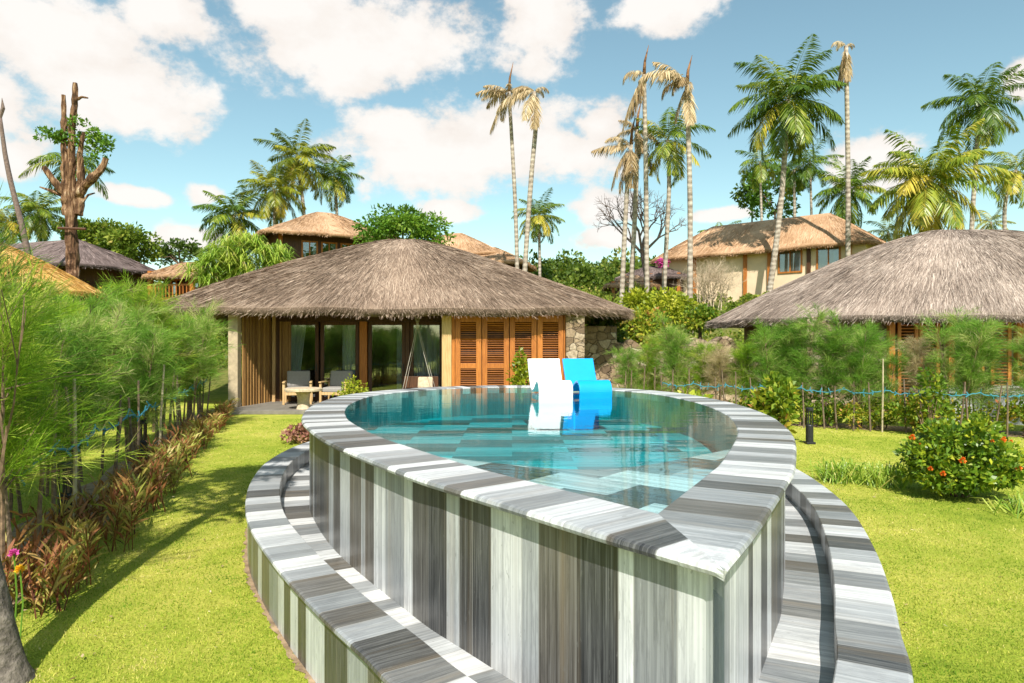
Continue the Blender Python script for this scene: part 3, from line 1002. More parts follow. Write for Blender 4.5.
def lounge_chair(loc, rz, label):
    t = empty('lounge_chair', loc, rz, label, 'armchair', 'timber armchairs on the terrace')
    for sx_ in (-.36, .36):
        for sy_ in (-.33, .33):
            mb_ = MB(); mb_.box((sx_, sy_, .30), (.06, .06, .60)); mb_.build('leg', M['wood_pale'], t, local=True, bevel=.005)
        mb_ = MB(); mb_.box((sx_, 0, .615), (.07, .80, .035)); mb_.build('armrest', M['wood_pale'], t, local=True, bevel=.005)
    mb_ = MB(); mb_.box((0, -.33, .30), (.66, .04, .08)); mb_.box((0, .33, .30), (.66, .04, .08)); mb_.build('seat_frame', M['wood_pale'], t, local=True)
    mb_ = MB(); mb_.box((0, -.03, .40), (.62, .66, .14)); mb_.build('seat_cushion', M['cushion'], t, local=True, bevel=.04)
    mb_ = MB(); mb_.box((0, .33, .68), (.64, .14, .46), M=Matrix.Rotation(math.radians(-14), 3, 'X')); mb_.build('back_cushion', M['cushion'], t, local=True, bevel=.04)
    return t


lounge_chair((-6.05, 19.3, .1), math.radians(14), 'timber armchair with grey cushions beside the slatted wall')
lounge_chair((-4.95, 19.35, .1), math.radians(-6), 'timber armchair with grey cushions behind the round clipped bush')

# hanging swing seat
swx, swy = -2.55, 18.75
sw = empty('hanging_swing', (swx, swy, 0), 0, 'timber swing seat hung on pale ropes at the terrace', 'swing')
for dx, dxx in ((-.42, .02), (.42, -.12)):
    for dy in (-.25, .25):
        mb = MB(); mb.tube([(swx + dxx, swy + dy * .3, 2.6), (swx + (dx + dxx) / 2 * 1.05, swy + dy * .7, 1.5), (swx + dx, swy + dy, .52)], .006, 6); mb.build('rope', M['rope'], sw)
mb = MB()
for i in range(6): mb.box((swx, swy - .28 + i * .11, .52), (1.0, .09, .04), r=random.random())
mb.build('seat', M['wood_dark'], sw, bevel=.005)
mb = MB(); mb.box((swx + .02, swy + .30, .72), (.95, .04, .32)); mb.build('backrest', M['wood_dark'], sw, bevel=.005)
mb = MB(); mb.box((swx + .15, swy + .18, .70), (.42, .14, .34), M=Matrix.Rotation(-.3, 3, 'X')); mb.build('cushion', M['stone_table'], sw, bevel=.05)

# ---------------------------------------------------------------- neighbour bungalow on the right
nb_ = empty('thatched_bungalow', (14.6, 21.8, 0), 0, 'wide bungalow under pale thatch behind the right hedge', 'bungalow')
thatch_roof('roof', M['thatch_pale'], nb_, (0, 0), 8.0, 4.8, 2.9, 2.5, 5.42, ridge=.9, th=.2, blades=90000, blen=(.16, .42), bw=.0065, fringe=7000, seed=8, pw=1.35)
NY = 18.2
hb('front_wall', M['stone'], [((8.9, NY, 1.25), (2.2, .3, 2.5)), ((13.9, NY + .3, 1.25), (4.6, .2, 2.5)), ((19, NY, 1.25), (3, .3, 2.5))], .02, nb_)
for x0 in (10.15, 10.72, 11.9, 12.6):
    s_ = hb('shutter', M['wood'], [((x0 + .05, NY - .2, 1.25), (.09, .06, 2.4)), ((x0 + .5, NY - .2, 1.25), (.09, .06, 2.4)), ((x0 + .275, NY - .2, 2.40), (.36, .058, .1)), ((x0 + .275, NY - .2, .1), (.36, .058, .1))], .004, nb_)
    mb = MB()
    for j in range(26): mb.box((x0 + .275, NY - .19, .2 + j * .083), (.37, .05, .014), M=Matrix.Rotation(-.6, 3, 'X'), r=random.random())
    mb.build('louvre_panel', M['wood_x'], s_)
for x0 in (9.98, 11.55, 13.35):
    hb('post', M['wood'], [((x0, NY - .2, 1.27), (.16, .16, 2.5))], .01, nb_)
hb('inner_wall', M['wood_dark'], [((13.5, 20.5, 1.25), (13, .2, 2.4))], .0, nb_)

# neighbour pool: curved marble wall behind the right hedge
npool = empty('swimming_pool', (13.6, 16.4, 0), 0, 'low neighbouring pool with grey marble panels at right edge', 'pool')
mb = MB(); mb2 = MB(); mb3 = MB()
cx, cy, rx, ry = 13.6, 16.4, 3.9, 1.6
nn = 120
tone = .5
for i in range(nn):
    if i % 3 == 0: tone = random.choice([.35, .55, .66, .8, .9])
    a0, a1 = 2 * PI * i / nn, 2 * PI * (i + 1) / nn
    q = lambda a, k: (cx + rx * k * math.cos(a), cy + ry * k * math.sin(a))
    u0, u1 = i * .13, (i + 1) * .13
    p0, p1 = q(a0, 1), q(a1, 1)
    bs = len(mb.v); mb.v += [(*p0, -.05), (*p1, -.05), (*p1, .66), (*p0, .66)]; mb.face((bs, bs + 1, bs + 2, bs + 3), tone, [(u0, 0), (u1, 0), (u1, .7), (u0, .7)])
    bs = len(mb2.v); o0, o1, i0, i1 = q(a0, 1.012), q(a1, 1.012), q(a0, .88), q(a1, .88)
    mb2.v += [(*o0, .70), (*o1, .70), (*i1, .70), (*i0, .70), (*o0, .66), (*o1, .66)]
    t2 = min(1, tone + .15)
    mb2.face((bs, bs + 1, bs + 2, bs + 3), t2, [(u0, 0), (u1, 0), (u1, .4), (u0, .4)]); mb2.face((bs + 4, bs + 5, bs + 1, bs), t2, [(u0, 0), (u1, 0), (u1, .1), (u0, .1)])
mb.build('side_wall', M['marble'], npool); mb2.build('coping', M['marble'], npool)
mb3.v = [(cx + rx * .88 * math.cos(2 * PI * i / 60), cy + ry * .88 * math.sin(2 * PI * i / 60), .69) for i in range(60)]
mb3.face(list(range(60))); mb3.build('basin_floor', M['pool_floor'], npool)


# ---------------------------------------------------------------- leaves and trees
def unit(v): return v / (np.linalg.norm(v, axis=-1, keepdims=True) + 1e-9)


def leaf_quads(P0, D, L, W, rng, curl=.0, N=None):
    n = len(P0)
    D = unit(D)
    ref = unit(rng.normal(0, 1, (n, 3))) if N is None else N
    S = unit(np.cross(D, ref))
    L = np.broadcast_to(L, (n,))[:, None]; W = np.broadcast_to(W, (n,))[:, None]
    mid = P0 + D * L * .45
    tip = P0 + D * L + np.array([0, 0, -1.0]) * L * curl
    return np.stack([P0, mid - S * W / 2, tip, mid + S * W / 2], 1).reshape(-1, 3)


def quads_mesh(name, Q, rnd):
    Q = np.asarray(Q); n = len(Q) // 4
    return mesh_np(name, Q, np.arange(n * 4).reshape(-1, 4), rnd)


def frond(base, azm, el0, length, droop, rng, nl=34, ll=.75, lw=.06, hang=.35, bend=0.0, dead=False):
    """one pinnate leaf: rachis ribbon plus leaflets, as quads"""
    K = 14
    t = np.linspace(0, 1, K)
    elv = el0 - droop * t ** 1.2
    azv = azm + bend * t
    d = np.stack([np.cos(elv) * np.sin(azv), np.cos(elv) * np.cos(azv), np.sin(elv)], 1)
    p = np.concatenate([[[0, 0, 0]], np.cumsum(d[:-1] * length / (K - 1), 0)]) + np.array(base)
    # rachis as crossed ribbons
    side = unit(np.cross(d, np.array([0, 0, 1.0])) + 1e-6)
    up = np.cross(side, d)
    w_ = (.05 * (1 - t * .85))[:, None] * length / 4
    Q = []
    for ax in (side, up):
        Q.append(np.stack([p[:-1] - ax[:-1] * w_[:-1] / 2, p[1:] - ax[1:] * w_[1:] / 2, p[1:] + ax[1:] * w_[1:] / 2, p[:-1] + ax[:-1] * w_[:-1] / 2], 1).reshape(-1, 3))
    nr = 2 * (K - 1)
    tl = np.linspace(.12, 1.0, nl)
    P_ = np.stack([np.interp(tl, t, p[:, k]) for k in range(3)], 1)
    D_ = unit(np.stack([np.interp(tl, t, d[:, k]) for k in range(3)], 1))
    S_ = unit(np.cross(D_, np.array([0, 0, 1.0])) + 1e-6)
    prof = np.sin(PI * np.clip(tl * .86 + .12, 0, 1)) ** .6
    for sgn in (-1, 1):
        dirs = D_ * (.45 + .5 * tl[:, None]) + sgn * S_ * .95 + np.array([0, 0, -1.0]) * hang * rng.uniform(.5, 1.6, (nl, 1)) + rng.normal(0, .10, (nl, 3))
        Lf = ll * prof * rng.uniform(.75, 1.1, nl)
        nrm = unit(np.cross(unit(dirs), D_))
        Q.append(leaf_quads(P_, dirs, Lf, lw * rng.uniform(.8, 1.3, nl), rng, .28, nrm + rng.normal(0, .25, (nl, 3))))
    return np.concatenate(Q), nr


def crown_arrays(R, rng, nf=22, tone=(.15, .6), el=(-.5, 1.25), droop=(.7, 1.5), hang=.35, nl=46, old=.2):
    Qs = []; Rs = []
    for i in range(nf):
        azm = i * 2.39996 + rng.uniform(-.3, .3)
        f = (i + .5) / nf
        e0 = el[1] + (el[0] - el[1]) * f + rng.uniform(-.12, .12)
        q, nr = frond((0, 0, 0), azm, e0, R * rng.uniform(.85, 1.1), rng.uniform(*droop), rng, nl, R * .30, R * .021, hang, rng.uniform(-.2, .2))
        nq = len(q) // 4
        r = np.clip(rng.normal(tone[0] + (tone[1] - tone[0]) * rng.uniform(), .12, nq), 0, 1)
        if rng.uniform() < old and f > .5: r = np.clip(r + .35, 0, 1)
        r[:nr] = np.clip(r[:nr] + .25, 0, 1)
        Qs.append(q); Rs.append(r)
    return np.concatenate(Qs), np.concatenate(Rs)


def trunk_obj(pts, r0, r1, parent, mat, n=9, name='trunk', jit=.04, flare=1.35):
    pts = [Vector(p) for p in pts]
    # resample smoothly
    if len(pts) > 2:
        out = []
        ext = [pts[0] * 2 - pts[1]] + pts + [pts[-1] * 2 - pts[-2]]
        for i in range(1, len(ext) - 2):
            a_, b_, c_, d_ = ext[i - 1:i + 3]
            for k in range(6):
                t = k / 6
                out.append(.5 * ((2 * b_) + (c_ - a_) * t + (2 * a_ - 5 * b_ + 4 * c_ - d_) * t * t + (3 * b_ - a_ - 3 * c_ + d_) * t ** 3))
        out.append(pts[-1]); pts = out
    else:
        pts = [pts[0].lerp(pts[1], k / 10) for k in range(11)]
    m_ = len(pts) - 1
    rad = [(r0 + (r1 - r0) * i / m_) * (1 + (flare - 1) * max(0, 1 - i / m_ * 7)) for i in range(m_ + 1)]
    mb_ = MB(); mb_.tube(pts, rad, n, jit=jit)
    return mb_.build(name, mat, parent, smooth=True)


def palm(label, Yd, path, Rpx, mat='palm', seed=0, nf=28, tone=(.15, .6), el=(-.95, 1.38), droop=(.7, 1.5), tw=None, group='coconut palms behind the bungalows', hang=.35, old=.25, name='coconut_palm'):
    """path: picture places from foot to crown at distance Yd; Rpx frond length"""
    rng = np.random.default_rng(100 + seed)
    pts = [P(x, y, Yd) for x, y in path]
    foot = pts[0].copy()
    zg = gz(foot.x, foot.y)
    if foot.z > zg:   # carry the trunk on down to the ground
        pts.insert(0, Vector((foot.x + (pts[0].x - pts[1].x) * .1, foot.y, zg - .1)))
    t = empty(name, (pts[0].x, pts[0].y, zg), 0, label, 'palm tree', group)
    k = (tw or 7) * .74 / F * Yd / 2
    trunk_obj(pts, k, k * .72, t, M['palm_trunk'])
    Q, R = crown_arrays(Rpx * 1.16 / F * Yd, rng, nf, tone, el, droop, hang, old=old)
    top = pts[-1] - t.location
    me = quads_mesh('crown', Q + np.array(top), R)
    link('crown', me, M[mat], t)
    return t


def dead_palm(label, Yd, path, fronds, tw=6, seed=0, spear=True):
    """fronds: (azimuth, elevation, droop, length px)"""
    rng = np.random.default_rng(300 + seed)
    pts = [P(x, y, Yd) for x, y in path]
    zg = gz(pts[0].x, pts[0].y)
    pts.insert(0, Vector((pts[0].x, pts[0].y, zg - .1)))
    t = empty('dead_palm', (pts[0].x, pts[0].y, zg), 0, label, 'palm tree', 'dying palms with bare trunks')
    k = tw * .78 / F * Yd / 2
    trunk_obj(pts, k, k * .75, t, M['palm_trunk'], flare=1.15)
    top = pts[-1] - t.location
    fronds = list(fronds) + [(a_ + rng.uniform(-.7, .7), e_ + rng.uniform(-.3, .2), d_ + rng.uniform(0, .5), l_ * rng.uniform(.6, .9)) for a_, e_, d_, l_ in fronds]
    for (azm, e0, dr, lp) in fronds:
        q, nr = frond((0, 0, 0), azm, e0, lp / F * Yd, dr, rng, 46, lp * .32 / F * Yd, lp * .026 / F * Yd, .8)
        r = np.clip(rng.normal(rng.uniform(.35, .75), .18, len(q) // 4), 0, 1)
        link('dead_frond', quads_mesh('dead_frond', q + np.array(top), r), M['palm_dead'], t)
    if spear:
        mb_ = MB(); mb_.tube([top, top + Vector((.05, 0, 14 / F * Yd)), top + Vector((.25, 0, 30 / F * Yd))], [k * .7, k * .45, .01], 6)
        mb_.build('spear_leaf', M['bark_brown'], t, local=True, smooth=True)
    return t


E, Wd, S_, N_ = PI / 2, -PI / 2, PI, 0.0
# left group
palm('green coconut palm, leftmost of those left of the upper house', 50, [(233, 285), (233, 216)], 38, seed=1, tw=6, tone=(.1, .4))
palm('yellowing palm with drooping fronds between the green palm and taller yellow palm', 50, [(276, 285), (274, 190)], 34, 'palm_yellow', seed=2, tone=(.1, .6), tw=6)
palm('tallest yellow-green palm left of the upper house', 52, [(305, 285), (304, 215), (297, 158)], 36, 'palm_yellow', seed=3, tone=(0, .5), tw=6)
palm('green palm above the peak of the upper house roof', 55, [(338, 285), (337, 215), (334, 176)], 28, seed=4, tone=(.15, .5), tw=5)
palm('small palm behind the tall pruned trunk at far left', 52, [(42, 290), (38, 212)], 30, seed=5, tw=5, tone=(.2, .6))
palm('small palm cut by the left edge beside the leaning trunk', 52, [(10, 290), (8, 222)], 26, 'palm_yellow', seed=6, tw=5)
palm('small green palm behind the twin dead palms', 55, [(540, 290), (539, 216)], 26, seed=7, tw=5, tone=(.2, .5))
palm('palm fronds rising behind the pruned trunk stubs', 45, [(74, 290), (70, 160)], 40, seed=31, nf=12, tw=5, tone=(.1, .4), el=(-.4, .6))
# right group
palm('big leaning green coconut palm in front of the yellow house', 42, [(770, 289), (776, 245), (783, 180), (788, 100)], 56, seed=8, nf=36, tw=9, tone=(.05, .55))
palm('small palm with one orange frond left of the big leaning palm', 58, [(762, 240), (760, 162)], 26, 'palm', seed=9, nf=15, tw=4, tone=(.2, .7))
palm('slender palm directly behind the big leaning palm', 58, [(795, 240), (794, 170)], 24, seed=10, nf=14, tw=5, tone=(.05, .4), el=(-.8, .9))
palm('small palm between the big leaning palm and the bare trunk', 58, [(812, 240), (810, 162)], 28, seed=11, nf=16, tw=4, tone=(.05, .45))
palm('bushy palm behind the bare trunk over the house roof', 55, [(852, 250), (848, 190)], 36, seed=12, tone=(.1, .55), tw=6)
palm('large full palm with yellow lower fronds above the pale roof', 36, [(930, 260), (929, 180)], 58, 'palm', seed=13, nf=40, tw=9, tone=(.2, .75), old=.6, hang=.5)
palm('tall slim coconut palm right of the large full palm', 46, [(970, 260), (974, 190), (980, 102)], 46, seed=14, nf=26, tw=7, tone=(.05, .5))
palm('palm cut by the right edge of the view', 48, [(1006, 265), (1005, 205), (1016, 170)], 34, seed=15, nf=18, tw=6, tone=(.1, .6))
palm('small yellow palm low between two tall palms at right', 60, [(992, 260), (991, 222)], 18, 'palm_yellow', seed=16, nf=14, tw=4)
palm('small palm peeking over the yellow house ridge', 60, [(722, 270), (720, 238)], 24, 'palm', seed=17, nf=14, tw=4, tone=(.3, .7))
palm('low palm between the yellow house and the large full palm', 55, [(890, 260), (888, 232)], 22, 'palm_yellow', seed=18, nf=14, tw=4, tone=(.1, .5))
palm('green palm with yellow fronds between the bare trunks', 38, [(664, 290), (669, 190), (668, 140)], 40, 'palm', seed=19, nf=20, tw=7, tone=(.15, .8), old=.6)
# dying palms
dead_palm('dead palm with spread brown fronds, left of the twin pair', 40, [(517, 268), (515, 200), (509, 92)], [(Wd, .35, .9, 34), (Wd + .5, .1, 1.2, 30), (E, .6, 1.2, 26), (Wd, -1.0, .3, 44), (S_, .4, 1.0, 24), (E - .4, .9, 1.6, 20), (Wd - .4, .5, 1.0, 28)], 6, 1)
dead_palm('dead palm with collapsed brown crown, right of the twin pair', 39, [(525, 268), (531, 180), (536, 120), (534, 92)], [(Wd, .9, 2.2, 26), (E, 1.0, 2.5, 20), (S_, -.9, .7, 44), (Wd - .3, .6, 2.2, 30), (Wd, .1, 1.4, 46), (N_, .5, 2.0, 30)], 7, 2, False)
dead_palm('dead palm with brown frond bundle hanging left, lowest of the bare group', 37, [(622, 292), (627, 190), (631, 145)], [(Wd, .1, .6, 40), (Wd, -.9, .6, 48), (Wd + .4, -1.2, .3, 48), (S_, -1.3, .2, 44), (Wd, .9, 1.8, 30)], 7, 3)
dead_palm('bare palm with ragged crown just right of the hanging bundle', 38.5, [(631, 290), (636, 190), (637, 130)], [(E, -.2, .9, 30), (Wd, .2, 1.4, 26), (S_, -.6, .7, 36), (E - .3, -1.0, .4, 40), (Wd, 1.0, 1.2, 22)], 7, 4)
dead_palm('straight bare palm trunk with one long hanging frond at its tip', 36, [(647, 296), (646, 180), (644, 75)], [(Wd, -1.05, .35, 58), (Wd, .7, 2.6, 30), (Wd - .2, -1.2, .2, 44)], 7, 5)
dead_palm('tall pale bare palm with fronds arching left, in front of dry vines', 33, [(690, 306), (690, 200), (687, 85)], [(Wd, .9, 1.9, 56), (Wd + .25, 1.1, 1.0, 44), (S_, -1.2, .2, 44), (Wd, -1.1, .4, 40), (Wd, .5, 2.4, 36), (S_ + .5, .6, 2.2, 30)], 8, 6)
dead_palm('tallest bare trunk with a small dry tuft over the yellow house', 40, [(848, 262), (848, 170), (846, 46)], [(Wd, -1.35, .1, 44), (S_, -1.4, .1, 36), (Wd, 1.0, 2.6, 20), (E, 1.0, 2.7, 12), (Wd + .3, -1.3, .1, 26)], 7, 7, False)
t = empty('leaning_palm', (0, 0, 0), 0, 'bare leaning palm trunk cut by the upper left edge', 'palm tree')
t.location = (P(34, 260, 34).x, 34, gz(0, 34))
trunk_obj([(P(36, 300, 34)), P(24, 235, 34), P(8, 170, 34), P(0, 118, 34)], .17, .085, t, M['twig_dark'])
mb = MB(); mb.tube([P(0, 118, 34), P(3, 108, 34), P(2, 98, 34)], [.08, .10, .01], 6); mb.build('broken_tip', M['twig_dark'], t)


def blob_leaves(n, rad, rng, clumps=30, cr=.42, leaf=(.12, .2), lw=.5, up=.3, flat=1.0):
    """leaves gathered in clumps inside an uneven ellipsoid; returns quads, tones"""
    C = unit(rng.normal(0, 1, (clumps, 3))) * rng.uniform(.45, 1.0, (clumps, 1)) ** .6
    C[:, 2] = np.where(C[:, 2] < -.5, -C[:, 2] * .4, C[:, 2])
    rc = rng.uniform(.5, 1.0, clumps) * cr
    ct = rng.uniform(.2, .7, clumps)
    k = rng.integers(0, clumps, n)
    o = unit(rng.normal(0, 1, (n, 3)))
    Pn = C[k] + o * (rc[k] * rng.uniform(.3, 1, n) ** .5)[:, None]
    Pn = Pn * np.array(rad)
    D = o + rng.normal(0, .6, (n, 3)) + np.array([0, 0, up])
    L = rng.uniform(*leaf, n)
    Q = leaf_quads(Pn, D, L, L * lw * rng.uniform(.8, 1.2, n), rng, .1)
    r = np.clip(ct[k] + rng.normal(0, .16, n), 0, 1)
    return Q, r, C * np.array(rad)


def branch_tree(mb_, p, d, L, r, depth, rng, spread=.6, up=.15):
    p = Vector(p); d = Vector(d).normalized()
    q = p + d * L * .5 + Vector((rng.uniform(-1, 1), rng.uniform(-1, 1), rng.uniform(-.3, 1))) * L * .06
    e_ = p + d * L
    mb_.tube([p, q, e_], [r, r * .85, r * .68], 6 if r > .03 else 4, cap=False)
    if depth == 0: return [e_]
    tips = []
    for k in range(rng.integers(2, 4)):
        nd = (d + Vector(rng.normal(0, spread, 3)) + Vector((0, 0, up))).normalized()
        tips += branch_tree(mb_, p + d * L * rng.uniform(.65, 1), nd, L * rng.uniform(.6, .85), r * .62, depth - 1, rng, spread, up)
    return tips


def broad_tree(name, label, x, y, zc, rad, n, mat, leaf, seed, cat='tree', group=None, trunk_r=.15, clumps=34, cr=.42, bark='bark_thin'):
    rng = np.random.default_rng(500 + seed)
    zg = gz(x, y)
    t = empty(name, (x, y, zg), 0, label, cat, group)
    Q, r, C = blob_leaves(n, rad, rng, clumps, cr, leaf)
    link('crown', quads_mesh('crown', Q + np.array([0, 0, zc - zg]), r), M[mat], t)
    mb_ = MB()
    mb_.tube([(0, 0, -.1), (.1 * trunk_r, 0, (zc - zg) * .4), (0, 0, max(.2, zc - zg - rad[2] * .4))], [trunk_r * 1.3, trunk_r, trunk_r * .7], 7, jit=.1)
    for k in range(7):
        c = C[k]
        mb_.tube([(0, 0, max(.15, (zc - zg) - rad[2] * .6)), (c[0] * .5, c[1] * .5, (zc - zg) + c[2] * .4), (c[0] * .95, c[1] * .95, (zc - zg) + c[2] * .9)], [trunk_r * .6, trunk_r * .4, .01], 5, cap=False)
    mb_.build('trunk', M[bark], t, smooth=True, local=True)
    return t


def at(px, Y_): return (px - 512) / F * Y_


def bt(label, px, py, Yd, rx, ry, n, mat, leaf, seed, name='broadleaf_tree', group='trees on the slope', clumps=34, cr=.42):
    p = P(px, py, Yd)
    k = Yd / F
    return broad_tree(name, label, p.x, p.y, p.z, (rx * k, rx * k * .8, ry * k), n, mat, leaf, seed, group=group, trunk_r=max(.1, rx * k * .05), clumps=clumps, cr=cr)


bt('rounded bright green tree right of the upper house', 404, 232, 38, 42, 24, 5200, 'tree_bright', (.16, .30), 1, clumps=40)
bt('dark green tree behind the pruned trunk, above purple roof', 95, 236, 56, 32, 20, 4200, 'bank', (.25, .45), 2)
bt('olive tree right of the dark tree behind the purple roof', 128, 246, 54, 26, 20, 3600, 'bank', (.25, .45), 3)
bt('sparse tree behind the small left veranda roof', 180, 256, 60, 24, 16, 1500, 'tree', (.25, .4), 4, cr=.3)
bt('tall airy tree behind the big leaning palm', 775, 195, 62, 26, 34, 2000, 'tree_bright', (.3, .5), 5, cr=.26)
bt('lower airy tree left of the slender palm', 752, 195, 64, 16, 22, 1000, 'tree', (.3, .5), 6, cr=.26)
bt('green shrub tree left of the bare palm group', 640, 310, 31, 20, 20, 2200, 'bush_yellow', (.12, .25), 7, 'garden_shrub', 'shrubs on the bank')
bt('lime green shrub below the dry climbing vine', 668, 312, 29, 26, 22, 2600, 'bush_yellow', (.12, .25), 8, 'garden_shrub', 'shrubs on the bank')
bt('green shrub at the corner of the pale roof', 700, 322, 27, 20, 13, 2200, 'shrub_mix', (.12, .22), 9, 'garden_shrub', 'shrubs on the bank')
bt('dark shrub under the right end of the thatched eave', 606, 345, 21, 20, 34, 2400, 'tree', (.10, .2), 10, 'garden_shrub', 'shrubs on the bank', cr=.35)
bt('tall green shrub between stone wall and bank', 645, 335, 23, 26, 24, 2600, 'shrub_mix', (.10, .2), 11, 'garden_shrub', 'shrubs on the bank')
bt('yellow green shrub under the small veranda house at left', 150, 318, 34, 40, 9, 2600, 'bush_yellow', (.15, .3), 12, 'garden_shrub', 'shrubs on the bank')
bt('green shrub beside the orange thatch at left', 108, 300, 30, 16, 12, 1200, 'shrub_mix', (.12, .25), 13, 'garden_shrub', 'shrubs on the bank')
bt('magenta bougainvillea above the small dark roof', 663, 264, 47, 6, 5, 260, 'pink_flower', (.15, .28), 14, 'bougainvillea', None)

# the wood on the hill behind, one mass
rng = np.random.default_rng(77)
Qs = []; Rs = []
for i in range(150):
    x = rng.uniform(-60, 80); y = rng.uniform(62, 105)
    if i < 40: x, y = rng.uniform(-2, 14), rng.uniform(58, 72)
    rr = rng.uniform(2.0, 3.6)
    Q, r, C = blob_leaves(1300, (rr, rr, rr * .85), rng, 16, .45, (.28, .55), .55)
    zb = gz(x, y) + rng.uniform(-.8, 1.2)
    zt = CAMZ + (341 - 266) / F * y - rr * .8
    zb = zt + rng.uniform(-1.6, .9) if -2 < x < 18 else max(zb, zt - 1.0) + rng.uniform(-1, .6)
    Qs.append(Q + np.array([x, y, zb])); Rs.append(np.clip(r * .8 + rng.uniform(-.1, .3), 0, 1))
hw = link('hillside_woods', quads_mesh('hillside_woods', np.concatenate(Qs), np.concatenate(Rs)), M['tree'])
tag(hw, 'mixed green woods covering the hill behind the houses', 'woods', kind='stuff')
# tangled ground cover over the bank between bungalows and hill houses
Qs = []; Rs = []
for i in range(520):
    x = rng.uniform(-30, 30); y = rng.uniform(28, 50)
    rr = rng.uniform(.6, 1.3)
    if 8.5 < x < 24 and y > 33: rr *= .5
    if -26 < x < -14 and y > 28: rr *= .45
    Q, r, C = blob_leaves(260, (rr, rr, rr * .75), rng, 10, .5, (.10, .26), .5)
    Qs.append(Q + np.array([x, y, gz(x, y) + rr * .3])); Rs.append(np.clip(r + rng.uniform(-.15, .25), 0, 1))
hw = link('bank_groundcover', quads_mesh('bank_groundcover', np.concatenate(Qs), np.concatenate(Rs)), M['bank'])
tag(hw, 'low tangled plants covering the bank behind the bungalows', 'ground cover', kind='stuff')

# leafless tree between the bare palms
rng = np.random.default_rng(5)
p = P(648, 275, 42)
t = empty('leafless_tree', (p.x, p.y, gz(p.x, p.y)), 0, 'leafless branching grey tree behind the bare palm trunks', 'tree')
mb = MB()
zz = p.z - t.location.z
trunk_pts = [(0, 0, -.1), (-.1, 0, zz), (-.35, 0, zz + 1.3)]
mb.tube(trunk_pts, [.22, .17, .14], 7)
mb.build('trunk', M['twig_dark'], t, local=True, smooth=True)
mb = MB()
for dvec, L in (((-.75, 0, .75), 1.5), ((.25, .2, 1), 1.7), ((.75, -.1, .75), 1.5), ((-.2, -.2, 1), 1.5)):
    branch_tree(mb, trunk_pts[-1], dvec, L, .09, 5, rng, .55, .1)
mb.build('bare_branches', M['twig_dark'], t, local=True)
t2 = t

# dry climbing vine on the yellow house
rng = np.random.default_rng(6)
vp = P(710, 316, 38)
t = empty('dry_vine', (vp.x, vp.y, gz(vp.x, vp.y)), 0, 'pale dry climbing vine tangled over the yellow house corner', 'vine')
mb = MB()
for k in range(17):
    branch_tree(mb, (rng.uniform(-1.2, 1.2), rng.uniform(-.3, .3), -.3), (rng.uniform(-.3, .3), 0, 1), 1.15, .035, 5, rng, .6, .25)
mb.build('stem', M['twig'], t, local=True)

# pandanus with strap leaves left of the hut
rng = np.random.default_rng(9)
pp = P(247, 262, 30)
t = empty('pandanus', (pp.x, pp.y, gz(pp.x, pp.y)), 0, 'spiky strap-leaved pandanus clump behind the left side of the thatched roof', 'pandanus')
Qs = []; Rs = []
kk = 30 / F
for i in range(85):
    c = np.array([rng.uniform(-52, 46) * kk, rng.uniform(-1.2, 1.2), (rng.uniform(-18, 19)) * kk + pp.z - t.location.z])
    c[2] -= abs(c[0]) * .12
    n = 46
    d = unit(rng.normal(0, 1, (n, 3)) + np.array([0, 0, .9]))
    L = rng.uniform(.55, 1.0, n)
    # two-piece strap: rising half and drooping half
    S1 = unit(np.cross(d, rng.normal(0, .3, (n, 3)) + np.array([0, 0, 1])))
    w_ = .022
    a_ = np.broadcast_to(c, (n, 3)); m1 = a_ + d * L[:, None] * .55
    e_ = m1 + (d * np.array([1, 1, .2]) + np.array([0, 0, -.75])) * L[:, None] * .5
    Qs.append(np.stack([a_ - S1 * w_, m1 - S1 * w_, m1 + S1 * w_, a_ + S1 * w_], 1).reshape(-1, 3))
    Qs.append(np.stack([m1 - S1 * w_, e_ - S1 * .004, e_ + S1 * .004, m1 + S1 * w_], 1).reshape(-1, 3))
    r = np.clip(rng.normal(rng.uniform(.25, .7), .15, n), 0, 1); Rs += [r, np.clip(r + .05, 0, 1)]
link('leaf_crown', quads_mesh('leaf_crown', np.concatenate(Qs), np.concatenate(Rs)), M['pandanus'], t)
mb = MB()
for i in range(8): mb.tube([(rng.uniform(-.6, .6), rng.uniform(-.4, .4), -.1), (rng.uniform(-1.6, 1.6), rng.uniform(-.8, .8), pp.z - t.location.z - .2)], [.09, .06], 6)
mb.build('stem', M['twig'], t, local=True)

# pruned old tree at upper left
t = empty('pruned_tree', (P(72, 270, 30).x, 30, gz(0, 30)), 0, 'tall pruned brown tree with cut stubs and leafy sprigs', 'tree')
k30 = 30 / F


def pp30(l):
    return [P(x, y, 30 + dy) for x, y, dy in l]


class KnottyMB(MB):
    """tubes resampled and roughened for old cut bark"""

    def tube(self, pts, rad, n=8, r=0.5, cap=True, jit=0.0, squash=None):
        pts = [Vector(p) for p in pts]
        if not hasattr(rad, '__len__'): rad = [rad] * len(pts)
        o_, q_ = [], []
        for i in range(len(pts) - 1):
            m_ = max(2, int((pts[i + 1] - pts[i]).length / .22))
            for k in range(m_):
                t_ = k / m_
                o_.append(pts[i].lerp(pts[i + 1], t_) + Vector((random.uniform(-1, 1), random.uniform(-1, 1), 0)) * rad[i] * .13)
                q_.append((rad[i] + (rad[i + 1] - rad[i]) * t_) * random.choice([.9, .95, 1, 1.05, 1.25 if random.random() < .3 else 1]))
        o_.append(pts[-1]); q_.append(rad[-1] * .8)
        MB.tube(self, o_, q_, 11, r, cap, .16)


